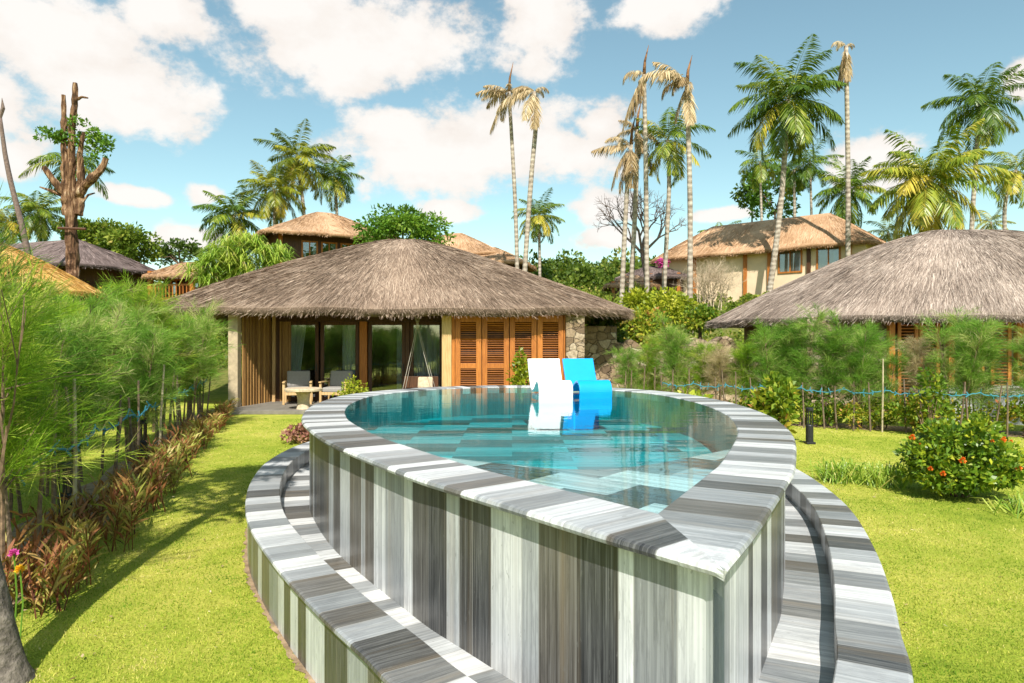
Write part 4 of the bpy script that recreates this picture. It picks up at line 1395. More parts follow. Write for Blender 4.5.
mb = KnottyMB()
mb.tube(pp30([(73, 330, 0), (72, 265, 0), (71, 225, 0), (70, 195, 0)]), [.32, .27, .22, .19], 10, jit=.22)
mb.tube(pp30([(66, 215, -.1), (65, 180, 0), (64, 140, 0), (63.5, 95, 0)]), [.17, .15, .12, .10], 8, jit=.16)
mb.tube(pp30([(73, 215, .1), (71, 170, 0), (72, 130, 0), (75, 100, 0), (75, 83, 0)]), [.20, .18, .15, .13, .11], 8, jit=.16)
mb.tube(pp30([(79, 215, .0), (81, 180, .1), (80, 150, .1), (84, 132, .1)]), [.20, .16, .12, .08], 8, jit=.12)
mb.build('trunk', M['bark_old'], t, smooth=False)
for l, r in (([(66, 195, 0), (55, 183, -.2), (44, 167, -.3)], (.19, .15, .13)), ([(78, 195, 0), (92, 178, -.2), (101, 170, -.2), (106, 158, -.2)], (.22, .19, .15, .14)),
             ([(64, 196, 0), (52, 191, 0), (40, 187, .1)], (.10, .07, .04)), ([(82, 203, 0), (88, 195, 0), (95, 193, .1)], (.07, .05, .03)), ([(75, 100, 0), (82, 97, 0), (88, 98, 0)], (.06, .05, .04))):
    mb = KnottyMB(); mb.tube(pp30(l), list(r), 7, jit=.1); mb.build('cut_branch', M['bark_old'], t, smooth=False)
mb = MB(); mb.tube(pp30([(58, 228, -.4), (86, 229, -.4)]), .06, 6); mb.tube(pp30([(58, 228, .5), (86, 229, .5)]), .06, 6); mb.build('brace', M['wood_dark'], t)
rng = np.random.default_rng(21)
for (px, py, rx, ry, n) in ((52, 138, 15, 11, 330), (97, 142, 19, 13, 480), (78, 124, 8, 8, 110), (70, 140, 12, 10, 200), (100, 156, 8, 6, 100)):
    Q, r, C = blob_leaves(n, (rx * k30, .5, ry * k30), rng, 14, .35, (.12, .22), .6)
    c = P(px, py, 30) - t.location
    link('leaf_sprig', quads_mesh('leaf_sprig', Q + np.array(c), r), M['tree_bright'], t)


# ---------------------------------------------------------------- houses on the hill
def house(label, px, py, Yd, rz, hw, hd, zbase, ze, za, roofmat, wallmat, over=.8, seed=0, win=(), rail=False, posts=(), ridge=1.0, e=6.0, fringe=700, blades=4000, cat='house', name='hill_house', open_front=False):
    """px: picture column of the centre; half width hw, half depth hd; local front faces -y"""
    x = (px - 512) / F * Yd
    t = empty(name, (x, Yd, zbase), rz, label, cat, 'thatched houses on the hill')
    thatch_roof('roof', M[roofmat], t, (0, 0), hw + over, hd + over, e, ze - zbase, za - zbase, ridge=ridge, th=.22, blades=blades * 2, blen=(.25, .6), bw=.014, fringe=fringe * 2, seed=seed, pw=1.06, wav=.05)
    H = ze - zbase + .25
    mb_ = MB()
    th = .2
    fy = -hd + (hd * .8 if open_front else 0)
    mb_.box((0, fy + th / 2, H / 2 - .5), (2 * hw, th, H + 1)); mb_.box((0, hd - th / 2, H / 2 - .5), (2 * hw, th, H + 1))
    mb_.box((-hw + th / 2, (fy + hd) / 2, H / 2 - .5), (th - .01, hd - fy - 2 * th, H + 1)); mb_.box((hw - th / 2, (fy + hd) / 2, H / 2 - .5), (th - .01, hd - fy - 2 * th, H + 1))
    mb_.build('wall', M[wallmat], t, local=True)
    for (wx, wz, ww, wh) in win:
        f = MB()
        for s_ in (-1, 1): f.box((wx + s_ * (ww / 2 - .05), fy - .03, wz), (.1, .08, wh)); f.box((wx, fy - .03, wz + s_ * (wh / 2 - .05)), (ww - .2, .078, .1))
        f.box((wx, fy - .03, wz), (.07, .076, wh - .2))
        fo = f.build('window', M['wood'], t, local=True)
        g_ = MB(); g_.box((wx, fy - .02, wz), (ww - .19, .012, wh - .19)); g_.build('pane', M['glass'], fo, local=True)
        g_ = MB(); g_.box((wx + ww * .32, fy - .008, wz), (ww * .22, .006, wh - .2)); g_.build('curtain', M['curtain'], fo, local=True)
    for (qx, qm) in posts:
        f = MB(); f.box((qx, -hd - .03, H / 2 - .4), (.22, .2, H + .8)); f.build('post', M[qm], t, local=True)
    if open_front:
        f = MB(); f.box((0, -.1 * hd - .05, -.14), (2 * hw + .4, 1.9 * hd, .25)); f.build('veranda_floor', M['wood'], t, local=True)
    if rail:
        f = MB()
        f.bar((-hw, -hd - .05, .95), (hw, -hd - .05, .95), .09); f.bar((-hw, -hd - .05, .15), (hw, -hd - .05, .15), .07)
        k_ = int(2 * hw / .22)
        for i in range(k_ + 1): f.box((-hw + 2 * hw * i / k_, -hd - .05, .55), (.05, .05, .72), r=random.random())
        f.build('railing', M['wood'], t, local=True)
    return t


# yellow plaster house upper right (its front turned to the left)
house('cream plastered house with orange thatched roof on the right bank', 768, 0, 47.5, math.radians(-41), 7.0, 3.2, 5.2, 7.75, 10.3, 'thatch_orange', 'plaster', .7, 31,
      win=((2.6, 1.75, 1.5, 1.5), (4.9, 1.75, 1.4, 1.5)), posts=((-3.9, 'wood'), (-.3, 'wood'), (1.3, 'wood'), (3.75, 'wood_dark'), (6.1, 'wood')), ridge=4.0, e=7, blades=9000, fringe=1500)
# upper middle house
house('open timber pavilion with orange thatched roof above the bungalow', 324, 0, 46, math.radians(28), 3.5, 3.2, 5.6, 8.5, 10.55, 'thatch_orange', 'wood_dark', 1.15, 32,
      win=((-1.6, 1.7, 1.0, 1.6), (-.4, 1.7, 1.0, 1.6), (.8, 1.7, 1.0, 1.6), (2.0, 1.7, 1.0, 1.6)), posts=((-3.35, 'wood'), (3.3, 'wood')), ridge=.4, e=8, rail=False, blades=6000, fringe=1200)
house('low stepped orange thatched roof peeking over the bungalow ridge', 455, 0, 52, math.radians(-12), 3.4, 2.2, 5.8, 8.2, 10.1, 'thatch_orange', 'wood_dark', .8, 33, ridge=.5, e=7)
house('second low orange thatched roof, right of the stepped roof', 488, 0, 50, math.radians(-12), 2.6, 2.0, 5.8, 7.4, 8.75, 'thatch_orange', 'wood_dark', .7, 34, ridge=.5, e=7)
# left houses
house('long veranda house with purple grey thatch on the left bank', 44, 0, 44, math.radians(-20), 6.2, 2.8, 4.2, 6.3, 8.3, 'thatch_dark', 'wood_dark', .9, 35, rail=True,
      posts=((-4.6, 'wood'), (-1.5, 'wood'), (1.5, 'wood'), (4.9, 'wood')), win=((3.2, 1.1, 1.2, 1.5), (0.4, 1.1, 1.2, 1.5)), ridge=3.0, e=7, open_front=True)
house('small veranda house with orange thatched roof beside the purple roof', 189, 0, 40, math.radians(-14), 1.5, 1.4, 4.1, 5.62, 6.5, 'thatch_orange', 'wood_dark', .45, 36, rail=True,
      posts=((-1.4, 'wood'), (1.4, 'wood')), win=((-.6, .8, .8, 1.2), (.6, .8, .8, 1.2)), ridge=.4, e=7, open_front=True)
house('golden thatched bungalow cut by the left edge above the hedge', -44, 0, 27, math.radians(-18), 3.8, 2.8, 1.4, 3.85, 6.2, 'thatch_gold', 'wood_dark', .9, 37, ridge=1.0, e=5, blades=9000, fringe=2200, name='thatched_bungalow', cat='bungalow')
# little dark house behind the bare palms
house('small dark timber house with dark thatch behind the bare trunks', 655, 0, 50, math.radians(-20), 2.1, 1.8, 4.8, 6.4, 7.4, 'thatch_dark', 'wood_dark', .6, 38, ridge=.5, e=6, posts=((-1.9, 'wood'), (0, 'wood'), (1.9, 'wood')))
house('small hut with yellow thatch behind the leftmost bare trunks', 632, 0, 46, math.radians(-10), 1.4, 1.3, 4.3, 5.55, 6.3, 'thatch_orange', 'wood_dark', .5, 39, ridge=.3, e=5, posts=((-1.2, 'wood'), (1.2, 'wood')))

# rubble retaining wall on the right of the hut
t = empty('stone_wall', (5.2, 20.3, 0), 0, 'rubble stone retaining wall between the two bungalows', 'wall')
mb = MB()
rng = np.random.default_rng(4)
nx_, nz_ = 40, 12
for k, yy in ((0, -.25), (1, .35)):
    for j in range(nz_ + 1):
        for i in range(nx_ + 1):
            x = -2.4 + 5.4 * i / nx_
            top_ = 1.75 + .25 * math.sin(x * 2.1) + .12 * math.sin(x * 7)
            z = -.05 + top_ * j / nz_
            mb.v.append((x, yy + (rng.normal(0, .035) if k == 0 else 0) - .05 * (1 - j / nz_), z + (rng.normal(0, .02) if 0 < j else 0)))
st = (nx_ + 1) * (nz_ + 1)
for j in range(nz_):
    for i in range(nx_):
        a = j * (nx_ + 1) + i; mb.face((a, a + 1, a + nx_ + 2, a + nx_ + 1)); mb.face((st + a + 1, st + a, st + a + nx_ + 1, st + a + nx_ + 2))
for i in range(nx_):
    a = nz_ * (nx_ + 1) + i; mb.face((a, a + 1, st + a + 1, st + a))
mb.build('masonry', M['stone'], t, local=True)


# ---------------------------------------------------------------- feathery hedge trees
def casuarina_mesh(seed, H, spread, n_br, dens=1.0):
    rng_ = np.random.default_rng(900 + seed)
    tr = MB()
    tips = []
    stems = []
    for k in range(rng_.integers(2, 4)):
        bx, by = rng_.normal(0, .10, 2); tx, ty = rng_.normal(0, spread * .35, 2)
        h = H * rng_.uniform(.8, 1.02)
        pts = [(bx, by, -.05), (bx + tx * .2, by + ty * .2, h * .35), (bx + tx * .6, by + ty * .6, h * .7), (bx + tx, by + ty, h)]
        tr.tube(pts, [.022, .017, .011, .004], 5, cap=False); stems.append(np.array(pts))
    Q = []; R = []
    for i in range(n_br):
        s_ = stems[rng_.integers(0, len(stems))]
        f = rng_.uniform(.36 if seed < 3 else .20, 1.0) ** .85
        p = np.array([np.interp(f, [0, .35, .7, 1], s_[:, j]) for j in range(3)])
        azm = rng_.uniform(0, 2 * PI); el_ = rng_.uniform(.1, 1.25)
        L = spread * rng_.uniform(.45, 1.45) * (1.15 - .5 * f)
        d = np.array([math.cos(azm) * math.cos(el_), math.sin(azm) * math.cos(el_), math.sin(el_)])
        e_ = p + d * L
        if i % 2 == 0: tr.tube([p, (p + e_) / 2 + np.array([0, 0, .03]), e_], [.006, .004, .002], 3, cap=False)
        m_ = int(80 * dens)
        tt_ = rng_.uniform(.08, 1.05, m_)
        P0 = p + d * L * tt_[:, None] + rng_.normal(0, .02, (m_, 3)) + np.array([0, 0, -.06]) * (tt_ ** 2)[:, None]
        D = d * .8 + rng_.normal(0, .42, (m_, 3)) + np.array([0, 0, .10])
        Q.append(leaf_quads(P0, D, rng_.uniform(.10, .30, m_), rng_.uniform(.003, .007, m_), rng_, .12))
        R.append(np.clip(rng_.normal(rng_.uniform(.1, .85), .16, m_), 0, 1))
    return tr, quads_mesh('foliage', np.concatenate(Q), np.concatenate(R))


cas = []
for i in range(6):
    H = (2.35, 2.55, 2.2, 2.45, 2.6, 2.3)[i]
    tr, fm = casuarina_mesh(i, H, (.60, .52, .62, .46, .50, .54)[i], 190 if i < 3 else 170)
    me = bpy.data.meshes.new('stem'); me.from_pydata(tr.v, [], tr.f); me.materials.append(M['bark_thin'])
    cas.append((me, fm))


def place_cas(x, y, k, mat, label, group, s=1.0, rz=None):
    t_ = empty('casuarina', (x, y, gz(x, y)), random.uniform(0, 6.28) if rz is None else rz, label, 'hedge tree', group)
    t_.scale = (s, s, s * random.uniform(.94, 1.05))
    so_ = link('stem', cas[k][0], None, t_)
    key = (k, mat)
    if key not in cas_meshes:
        me_ = cas[k][1] if mat == 'casuarina' else cas[k][1].copy()
        me_.materials.clear(); me_.materials.append(M[mat]); cas_meshes[key] = me_
    link('foliage', cas_meshes[key], None, t_)
    return t_


cas_meshes = {}
rl = random.Random(31)
# left hedge: runs from beside the camera to the hut corner
A_, B_ = Vector((-4.0, 4.3)), Vector((-7.9, 17.2))
nL = 20
for i in range(nL):
    f = (i + .5) / nL
    f = f ** 1.05
    p = A_.lerp(B_, f) + Vector((rl.uniform(-.45, .15), rl.uniform(-.2, .2)))
    place_cas(p.x, p.y, i % 6, rl.choice(['casuarina', 'casuarina', 'casuarina_yellow']), 'feathery young casuarina in the hedge along the left lawn', 'casuarinas of the left hedge', rl.uniform(.9, 1.06))
for (x, y, s) in ((-5.0, 5.6, 1.12), (-6.1, 8.0, 1.15), (-7.4, 11.0, 1.12), (-5.6, 6.6, 1.1), (-8.6, 13.8, 1.1), (-4.6, 4.6, 1.12)):
    place_cas(x, y, rl.randrange(6), 'casuarina', 'taller casuarina standing behind the left hedge row', 'second row behind the left hedge', s)
place_cas(-3.75, 4.75, 2, 'casuarina_yellow', 'wispy pale green casuarina nearest the camera on the left', None, .95)
# right hedge: from the pool's far right to the right edge
pts = [(2.9, 18.0), (4.6, 16.6), (6.4, 15.2), (8.6, 14.1), (11.5, 12.9)]
cum = [0]
for a_, b_ in zip(pts, pts[1:]): cum.append(cum[-1] + math.hypot(b_[0] - a_[0], b_[1] - a_[1]))
nR = 17
for i in range(nR):
    d = cum[-1] * (i + .5) / nR
    x = np.interp(d, cum, [q[0] for q in pts]); y = np.interp(d, cum, [q[1] for q in pts]) + rl.uniform(-.2, .3)
    sparse = i in (0, 1, 3, 5, 10)
    if i in (4, 11):
        place_cas(x, y, (i * 5) % 6, 'casuarina_brown', 'dried straw coloured casuarina in the right hedge, %s' % ('left of the leafy shrub' if i == 4 else 'in front of the timber shutters'), 'dried casuarinas of the right hedge', .74)
    else:
        place_cas(x, y, 3 + i % 3, 'casuarina_yellow' if i < 6 and i % 2 else 'casuarina', 'feathery green casuarina in the hedge behind the right lawn', 'casuarinas of the right hedge', (.78 if sparse else .97) * rl.uniform(.95, 1.08))

# stakes and teal cord along both hedges
mbs = MB(); mbs.tube([(0, 0, -.1), (.01, 0, .6), (0, .01, 1.25)], [.018, .016, .013], 6); sk_me = None
stake0 = None


def stake(x, y, h, lean, mat, label, group):
    global stake0
    if stake0 is None or True:
        if mat not in stake_me:
            b_ = MB(); b_.tube([(0, 0, -.1), (.012, 0, .5), (0, .012, 1.0)], [.019, .017, .014], 6)
            o_ = b_.build('wooden_stake', M[mat]); stake_me[mat] = o_
            o = o_
        else:
            o = stake_me[mat].copy(); COL.objects.link(o)
    o.location = (x, y, gz(x, y)); o.scale = (1, 1, h); o.rotation_euler = (lean[0], lean[1], rl.uniform(0, 6))
    tag(o, label, 'stake', group)
    return o


stake_me = {}
for i in range(19):
    f = (i + .5) / 19
    p = Vector((-3.55, 4.6)).lerp(Vector((-7.6, 17.0)), f ** 1.1) + Vector((rl.uniform(-.12, .12), 0))
    pale = i in (3, 9, 15)
    stake(p.x, p.y, rl.uniform(1.0, 1.5) if not pale else 1.5, (rl.uniform(-.12, .12), rl.uniform(-.12, .12)), 'stake_pale' if pale else 'stake',
          'pale bamboo stake leaning in the left hedge' if pale else 'thin dark stake supporting the left hedge', 'pale stakes of the left hedge' if pale else 'dark stakes of the left hedge')
for i in range(34):
    d = cum[-1] * (i + .5) / 34
    x = np.interp(d, cum, [q[0] for q in pts]) - .2; y = np.interp(d, cum, [q[1] for q in pts]) - .55
    pale = i in (20, 29)
    stake(x + rl.uniform(-.1, .1), y, rl.uniform(.9, 1.25) if not pale else 1.5, (rl.uniform(-.08, .08), rl.uniform(-.16, .16)), 'stake_pale' if pale else 'stake',
          'pale bamboo stake leaning in the right hedge' if pale else 'thin dark stake supporting the right hedge', 'pale stakes of the right hedge' if pale else 'dark stakes of the right hedge')


def cord(P0, label, seed):
    r_ = random.Random(seed)
    mb_ = MB()
    fine = []
    for a_, b_ in zip(P0, P0[1:]):
        for k in range(12):
            t_ = k / 12
            q = Vector(a_).lerp(Vector(b_), t_); q.z -= .07 * 4 * t_ * (1 - t_); q += Vector((r_.uniform(-.015, .015), r_.uniform(-.015, .015), r_.uniform(-.02, .02)))
            fine.append(q)
    fine.append(Vector(P0[-1]))
    mb_.tube(fine, .011, 5)
    for q in fine[::3]:
        for s_ in (-1, 1):
            mb_.bar(q, q + Vector((r_.uniform(-.06, .06), r_.uniform(-.03, .03), s_ * r_.uniform(.03, .08))), .006, .018)
    return tag(mb_.build('plastic_cord', M['cord']), label, 'cord')


cord([(*(Vector((-3.52, 4.5)).lerp(Vector((-7.55, 16.9)), i / 9)), .92) for i in range(10)], 'teal plastic cord strung along the left hedge stakes', 1)
cord([(np.interp(d, cum, [q[0] for q in pts]) - .2, np.interp(d, cum, [q[1] for q in pts]) - .6, .86) for d in np.linspace(cum[-1] * .12, cum[-1], 12)], 'teal plastic cord strung along the right hedge stakes', 2)


# ---------------------------------------------------------------- low planting
def strap_plant(seed, n, H, w_=.03, spread=.5, stems=7):
    rng_ = np.random.default_rng(1500 + seed)
    Q = []; R = []
    for k in range(stems):
        bx, by = rng_.normal(0, .09, 2)
        h = H * rng_.uniform(.55, 1.0)
        lx, ly = rng_.normal(0, .10, 2)
        m_ = n // stems
        tt_ = np.linspace(.15, 1, m_)
        P0 = np.stack([bx + lx * tt_, by + ly * tt_, h * tt_ * .85], 1)
        azm = rng_.uniform(0, 2 * PI, m_)
        D = np.stack([np.cos(azm), np.sin(azm), rng_.uniform(.5, 2.3, m_)], 1)
        L = rng_.uniform(.11, .25, m_) * (H / .55)
        Q.append(leaf_quads(P0, D, L, L * .12, rng_, .15)); R.append(np.clip(rng_.normal(rng_.uniform(.15, .85), .15, m_), 0, 1))
        st_ = np.array([[bx, by, 0], [bx + lx * .5, by + ly * .5, h * .45], [bx + lx, by + ly, h * .88]])
        for a_, b_ in zip(st_, st_[1:]):
            s_ = np.array([.006, 0, 0]); Q.append(np.stack([a_ - s_, b_ - s_, b_ + s_, a_ + s_])); R.append(np.array([.1]))
            s_ = np.array([0, .006, 0]); Q.append(np.stack([a_ - s_, b_ - s_, b_ + s_, a_ + s_])); R.append(np.array([.1]))
    return quads_mesh('croton', np.concatenate(Q), np.concatenate(R))


crm = [strap_plant(i, 130, .58) for i in range(4)]
for me in crm: me.materials.append(M['croton'])
for i in range(54):
    f = ((i + .5) / 54) ** 1.15
    p = Vector((-3.15, 4.35)).lerp(Vector((-7.15, 17.0)), f)
    bow = .06 * math.sin(f * PI)
    off = (-.42, -.12)[i % 2] if f < .8 else -.2
    o = link('bronze_croton', crm[i % 4], None, None, (p.x + off + bow + .2 + rl.uniform(-.1, .1), p.y + rl.uniform(-.1, .1), 0))
    o.rotation_euler = (0, 0, rl.uniform(0, 6.28)); s = rl.uniform(.68, 1.05); o.scale = (s, s, s * (1.05 if f < .6 else .9))
    tag(o, 'bronze leaved croton in the row edging the left lawn', 'plant', 'bronze crotons along the left lawn')
smm = []
for i in range(4):
    Q, r, C = blob_leaves(420, (.38, .38, .34), np.random.default_rng(60 + i), 14, .45, (.06, .14), .45, .5)
    me = quads_mesh('flowering_shrub', Q + np.array([0, 0, .36]), r); me.materials.append(M['shrub_mix']); smm.append(me)
for i in range(26):
    d = cum[-1] * (.30 + .70 * (i + .5) / 26)
    x = np.interp(d, cum, [q[0] for q in pts]); y = np.interp(d, cum, [q[1] for q in pts])
    o = link('flowering_shrub', smm[i % 4], None, None, (x + rl.uniform(-.15, .15), y - .25 + rl.uniform(-.25, .25), 0))
    o.rotation_euler = (0, 0, rl.uniform(0, 6.28)); s = rl.uniform(.7, 1.15); o.scale = (s, s, s)
    tag(o, 'low yellow green shrub in the bed under the right hedge', 'shrub', 'low shrubs under the right hedge')
# soil beds
def bed(name, line, wd):
    mb_ = MB(); n_ = len(line)
    for i, q in enumerate(line):
        a_ = Vector(line[max(0, i - 1)]); b_ = Vector(line[min(n_ - 1, i + 1)]); d_ = (b_ - a_).normalized(); nn_ = Vector((-d_.y, d_.x))
        l = Vector(q) + nn_ * wd * (.9 + .15 * math.sin(i * 2.3)); r = Vector(q) - nn_ * wd * (.5 + .12 * math.sin(i * 3.1))
        mb_.v += [(l.x, l.y, .005), (r.x, r.y, .005)]
    for i in range(n_ - 1): mb_.face((2 * i, 2 * i + 1, 2 * i + 3, 2 * i + 2))
    return tag(mb_.build(name, M['soil']), kind='structure')


bed('soil_bed', [tuple(Vector((-3.4, 3.6)).lerp(Vector((-7.5, 17.2)), i / 24)) for i in range(25)], .55)
bed('soil_bed', [(np.interp(d, cum, [q[0] for q in pts]), np.interp(d, cum, [q[1] for q in pts])) for d in np.linspace(0, cum[-1], 24)], .65)


def bush(name, label, loc, rad, n, mat, leaf, seed, cat='bush', clumps=40, cr=.34, lw=.5):
    rng_ = np.random.default_rng(2000 + seed)
    t_ = empty(name, loc, 0, label, cat)
    Q, r, C = blob_leaves(n, rad, rng_, clumps, cr, leaf, lw, .4)
    z = Q[:, 2] + rad[2] * .92
    Q = np.stack([Q[:, 0], Q[:, 1], np.maximum(z, .01)], 1)
    link('foliage', quads_mesh('foliage', Q, r), M[mat], t_)
    mb_ = MB()
    for k in range(9):
        c = C[k]; mb_.tube([(c[0] * .1, c[1] * .1, -.02), (c[0] * .5, c[1] * .5, rad[2] * .5), (c[0] * .9, c[1] * .9, rad[2] * .92 + c[2] * .8)], [.018, .012, .004], 5, cap=False)
    mb_.build('branch', M['bark_thin'], t_, local=True)
    return t_, C


tb, C = bush('ixora_bush', 'rounded glossy bush with orange flower heads on the right lawn', (5.34, 8.15, 0), (.55, .52, .47), 10000, 'bush', (.05, .10), 1, clumps=70, cr=.34)
fl = None
rng = np.random.default_rng(8)
for k in range(13):
    d = unit(np.array([rng.normal(0, 1), rng.normal(-.6, .7), rng.normal(.35, .5)]))
    p = d * np.array([.60, .60, .50]) + np.array([0, 0, .42])
    if fl is None:
        o_ = unit(rng.normal(0, 1, (60, 3)) + np.array([0, 0, .5])); Q = leaf_quads(o_ * .018, o_, .028, .022, rng)
        fl = quads_mesh('blossom', Q, rng.uniform(0, 1, 60)); fl.materials.append(M['orange_flower'])
    o = link('blossom', fl, None, tb, p); o.scale = [rng.uniform(.45, .95)] * 3
bush('clipped_bush', 'round lime green clipped bush at the pool far left rim', (-2.85, 12.4, 0), (.36, .36, .62), 3200, 'bush_yellow', (.035, .07), 2, clumps=70, cr=.3)
bush('pink_shrub', 'low pinkish leaved shrub by the outer pool wall', (-3.85, 12.4, 0), (.28, .28, .16), 700, 'pinkish', (.05, .11), 3)
bush('yellow_shrub', 'small yellow green shrub in front of the shutters', (.20, 16.6, 0), (.22, .22, .80), 1100, 'bush_yellow', (.06, .14), 4, clumps=20, cr=.5)
bush('leafy_shrub', 'upright leafy shrub left of the right bollard light', (4.75, 12.55, 0), (.42, .38, .62), 1500, 'shrub_mix', (.09, .19), 5, clumps=26, cr=.42)
bush('leafy_shrub', 'sprawling pale leafed shrub between the bollard and the marble panels', (8.0, 13.2, 0), (.36, .32, .68), 520, 'shrub_mix', (.07, .14), 6, clumps=20, cr=.36)
bush('leafy_shrub', 'broad leafed green plant behind the right pool rim', (3.6, 13.4, 0), (.55, .4, .42), 1300, 'bush', (.10, .2), 7, clumps=24, cr=.42)


def tuft(label, loc, n, L, seed, w_=.012):
    rng_ = np.random.default_rng(2500 + seed)
    base = np.stack([rng_.normal(0, .12, n), rng_.normal(0, .09, n), np.zeros(n)], 1)
    D = unit(np.stack([rng_.normal(0, .55, n), rng_.normal(0, .55, n), np.ones(n)], 1))
    l = L * rng_.uniform(.6, 1.1, n)
    S = unit(np.cross(D, np.array([.3, 1, 0]))) * w_ / 2
    m1 = base + D * l[:, None] * .6; e_ = m1 + (D * np.array([1.6, 1.6, .1]) + np.array([0, 0, -.25])) * l[:, None] * .45
    Q = np.concatenate([np.stack([base - S, m1 - S, m1 + S, base + S], 1).reshape(-1, 3), np.stack([m1 - S, e_ - S * .1, e_ + S * .1, m1 + S], 1).reshape(-1, 3)])
    r = np.clip(rng_.normal(.55, .2, n), 0, 1)
    o = link('grass_tuft', quads_mesh('grass_tuft', Q, np.concatenate([r, r])), M['pandanus'], None, loc)
    return tag(o, label, 'grass clump', 'strap leaved grass clumps on the lawn')


tuft('strap leaved grass clump left of the orange flowered bush, farther from it', (4.35, 9.0, 0), 200, .50, 1)
tuft('strap leaved grass clump touching the left side of the orange flowered bush', (4.78, 8.75, 0), 180, .50, 2)
tuft('strap leaved grass clump at the right edge below the orange flowered bush', (5.55, 7.35, 0), 90, .36, 3)
# small flowers by the near trunk
for label, loc, mt in (('single magenta flower beside the grey trunk at lower left', (-3.12, 4.28, .52), 'pink_flower'), ('single yellow flower beside the grey trunk at lower left', (-3.06, 4.25, .43), 'yellow_flower')):
    t_ = empty('garden_flower', (loc[0], loc[1], 0), 0, label, 'flower')
    rng = np.random.default_rng(3)
    o_ = unit(rng.normal(0, 1, (26, 3)) + np.array([0, -.6, .5])); Q = leaf_quads(o_ * .005, o_, .032, .024, rng)
    link('blossom', quads_mesh('blossom', Q + np.array([0, 0, loc[2]]), rng.uniform(0, 1, 26)), M[mt], t_)
    mb = MB(); mb.tube([(0, 0, 0), (.01, .01, loc[2] * .5), (0, 0, loc[2])], .005, 5); mb.build('stem', M['casuarina'], t_, local=True)


def bollard(x, y, label):
    t_ = empty('bollard_light', (x, y, 0), 0, label, 'garden light', 'black bollard lights beside the hedges')
    mb_ = MB(); mb_.box((0, 0, .02), (.16, .16, .04)); mb_.build('base_plate', M['black'], t_, local=True, bevel=.004)
    mb_ = MB(); mb_.lathe([(.065, .04), (.065, .33), (.055, .345)], (0, 0, 0), 16); mb_.build('post', M['black'], t_, local=True)
    mb_ = MB()
    for a_ in range(4): mb_.box((.05 * math.cos(a_ * PI / 2 + .78), .05 * math.sin(a_ * PI / 2 + .78), .47), (.014, .014, .25))
    mb_.build('cage', M['black'], t_, local=True)
    mb_ = MB(); mb_.lathe([(.068, .60), (.068, .64), (.05, .655)], (0, 0, 0), 16); mb_.build('cap', M['black'], t_, local=True)


bollard(5.38, 12.35, 'black bollard light at the corner of the right lawn')
bollard(-4.42, 6.75, 'nearer black bollard light among the left crotons')
bollard(-5.62, 10.4, 'farther black bollard light among the left crotons')

# grey trunk in the near left corner
t = empty('garden_tree', (-2.78, 3.72, 0), 0, 'grey barked tree trunk cut by the lower left corner', 'tree')
trunk_obj([(-2.76, 3.72, -.1), (-2.80, 3.72, .25), (-2.90, 3.72, .7), (-3.0, 3.72, 1.5), (-3.06, 3.70, 3.2), (-3.0, 3.68, 5.6)], .10, .06, t, M['bark_grey'], 14, flare=1.9, jit=.07)
Q, r, C = blob_leaves(5000, (1.1, 1.1, .9), np.random.default_rng(88), 26, .4, (.08, .16), .5)
link('crown', quads_mesh('crown', Q + np.array([-.5, -.2, 5.5]), r), M['tree'], t)  # unseen crown above the frame, sized and placed to cast the lawn shadow
# thin twig tree in the corner
t = empty('bare_sapling', (-3.35, 4.35, 0), 0, 'thin bare brown sapling rising in front of the near left hedge', 'sapling')
mb = MB(); branch_tree(mb, (0, 0, 0), (.06, 0, 1), .9, .02, 3, np.random.default_rng(12), .25, .9); mb.build('stem', M['bark_thin'], t, local=True)

# ---------------------------------------------------------------- grass blades near the camera
rng = np.random.default_rng(55)
n = 420000
dist = 2.3 * np.exp(rng.uniform(0, 1, n) * math.log(16.5 / 2.3))
an = rng.uniform(-.80, .80, n)
gx = dist * np.tan(an * .95); gy = dist
rel_s = (gx - T.x) * AX.x + (gy - T.y) * AX.y; rel_w = np.abs((gx - T.x) * NR.x + (gy - T.y) * NR.y)
i_ = np.argsort(OUT.s)
wout = np.interp(rel_s, OUT.s[i_], OUT.w[i_], left=0, right=0)
ok = ~((rel_s > -.86) & (rel_s < 10.3) & (rel_w < wout + .01))
lx = np.interp(gy, [3.6, 17.2], [-3.4, -7.5])
ok &= ~((gx < lx + .15) & (gx > lx - .6))
ok &= gy < 17.1
gx, gy = gx[ok], gy[ok]
n = len(gx)
patch = np.array([mnoise.noise((float(a) * .9, float(c) * .9, 3.0)) for a, c in zip(gx, gy)])
patch2 = np.array([mnoise.noise((float(a) * 3.1, float(c) * 3.1, 9.0)) for a, c in zip(gx, gy)])
P0 = np.stack([gx, gy, np.full(n, -.004)], 1)
D = np.stack([rng.normal(0, .6, n), rng.normal(0, .6, n), np.ones(n)], 1)
L = rng.uniform(.010, .028, n) * (1 + .25 * patch)
D = unit(D)
S = unit(np.cross(D, rng.normal(0, 1, (n, 3)))) * (.0022 + .0006 * gy)[:, None]
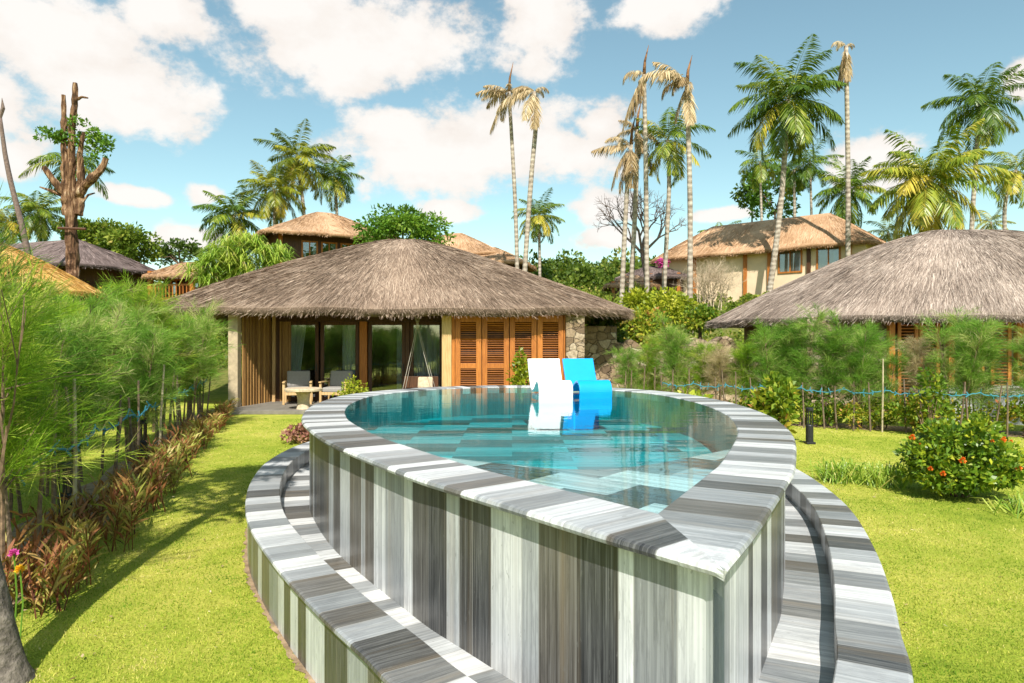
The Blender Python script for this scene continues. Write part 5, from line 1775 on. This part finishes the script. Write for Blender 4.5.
tri = np.stack([P0 - S, P0 + S, P0 + D * L[:, None]], 1).reshape(-1, 3)
r = np.clip(.47 + .62 * patch + .42 * patch2 + rng.normal(0, .16, n), 0, 1)
gr = link('lawn_grass', mesh_np('lawn_grass', tri, np.arange(n * 3).reshape(-1, 3), r), M['grass'])
tag(gr, 'short mown yellow green grass around the pool', 'grass', kind='stuff')

# fallen leaves and straw scattered on the lawn
rng = np.random.default_rng(91)
k = rng.choice(len(gx), 520, replace=False)
Pn = np.stack([gx[k], gy[k], rng.uniform(.014, .03, 520)], 1)
a_ = rng.uniform(0, 2 * PI, 520)
Dn = np.stack([np.cos(a_), np.sin(a_), rng.uniform(-.15, .2, 520)], 1)
L = rng.uniform(.015, .05, 520)
Q = leaf_quads(Pn, Dn, L, L * rng.uniform(.12, .5, 520), rng, .05, unit(np.array([0, 0, 1.0]) + rng.normal(0, .3, (520, 3))))
o = link('fallen_leaves', quads_mesh('fallen_leaves', Q, rng.uniform(0, 1, 520)), M['palm_dead'])
tag(o, 'small dry leaves and straw scattered over the lawn', 'fallen leaves', kind='stuff')

# trees behind the viewer that the glass doors mirror
for i, (x, y, h, R) in enumerate(((-9, -19, 9.0, 2.6), (-2, -24, 11, 2.8), (6, -20, 8.5, 2.6), (-14, -26, 10, 2.8), (12, -27, 11, 2.8))):
    rng = np.random.default_rng(700 + i)
    t = empty('coconut_palm', (x, y, 0), 0, 'tall palm behind the viewer mirrored in the glass doors', 'palm tree', 'palms behind the viewer')
    trunk_obj([(x, y, -.1), (x + .3, y, h * .5), (x + .1, y, h)], .17, .12, t, M['palm_trunk'])
    Q, r = crown_arrays(R, rng, 20)
    link('crown', quads_mesh('crown', Q + np.array([.1, 0, h]), r), M['palm'], t)
for i in range(8):
    x = -18 + i * 5 + rl.uniform(-1, 1)
    broad_tree('broadleaf_tree', 'bushy tree behind the viewer mirrored in the glass doors', x, -24 - rl.uniform(0, 5), .7, (2.4, 1.8, .85), 1400, 'tree', (.2, .4), 60 + i, group='trees behind the viewer')
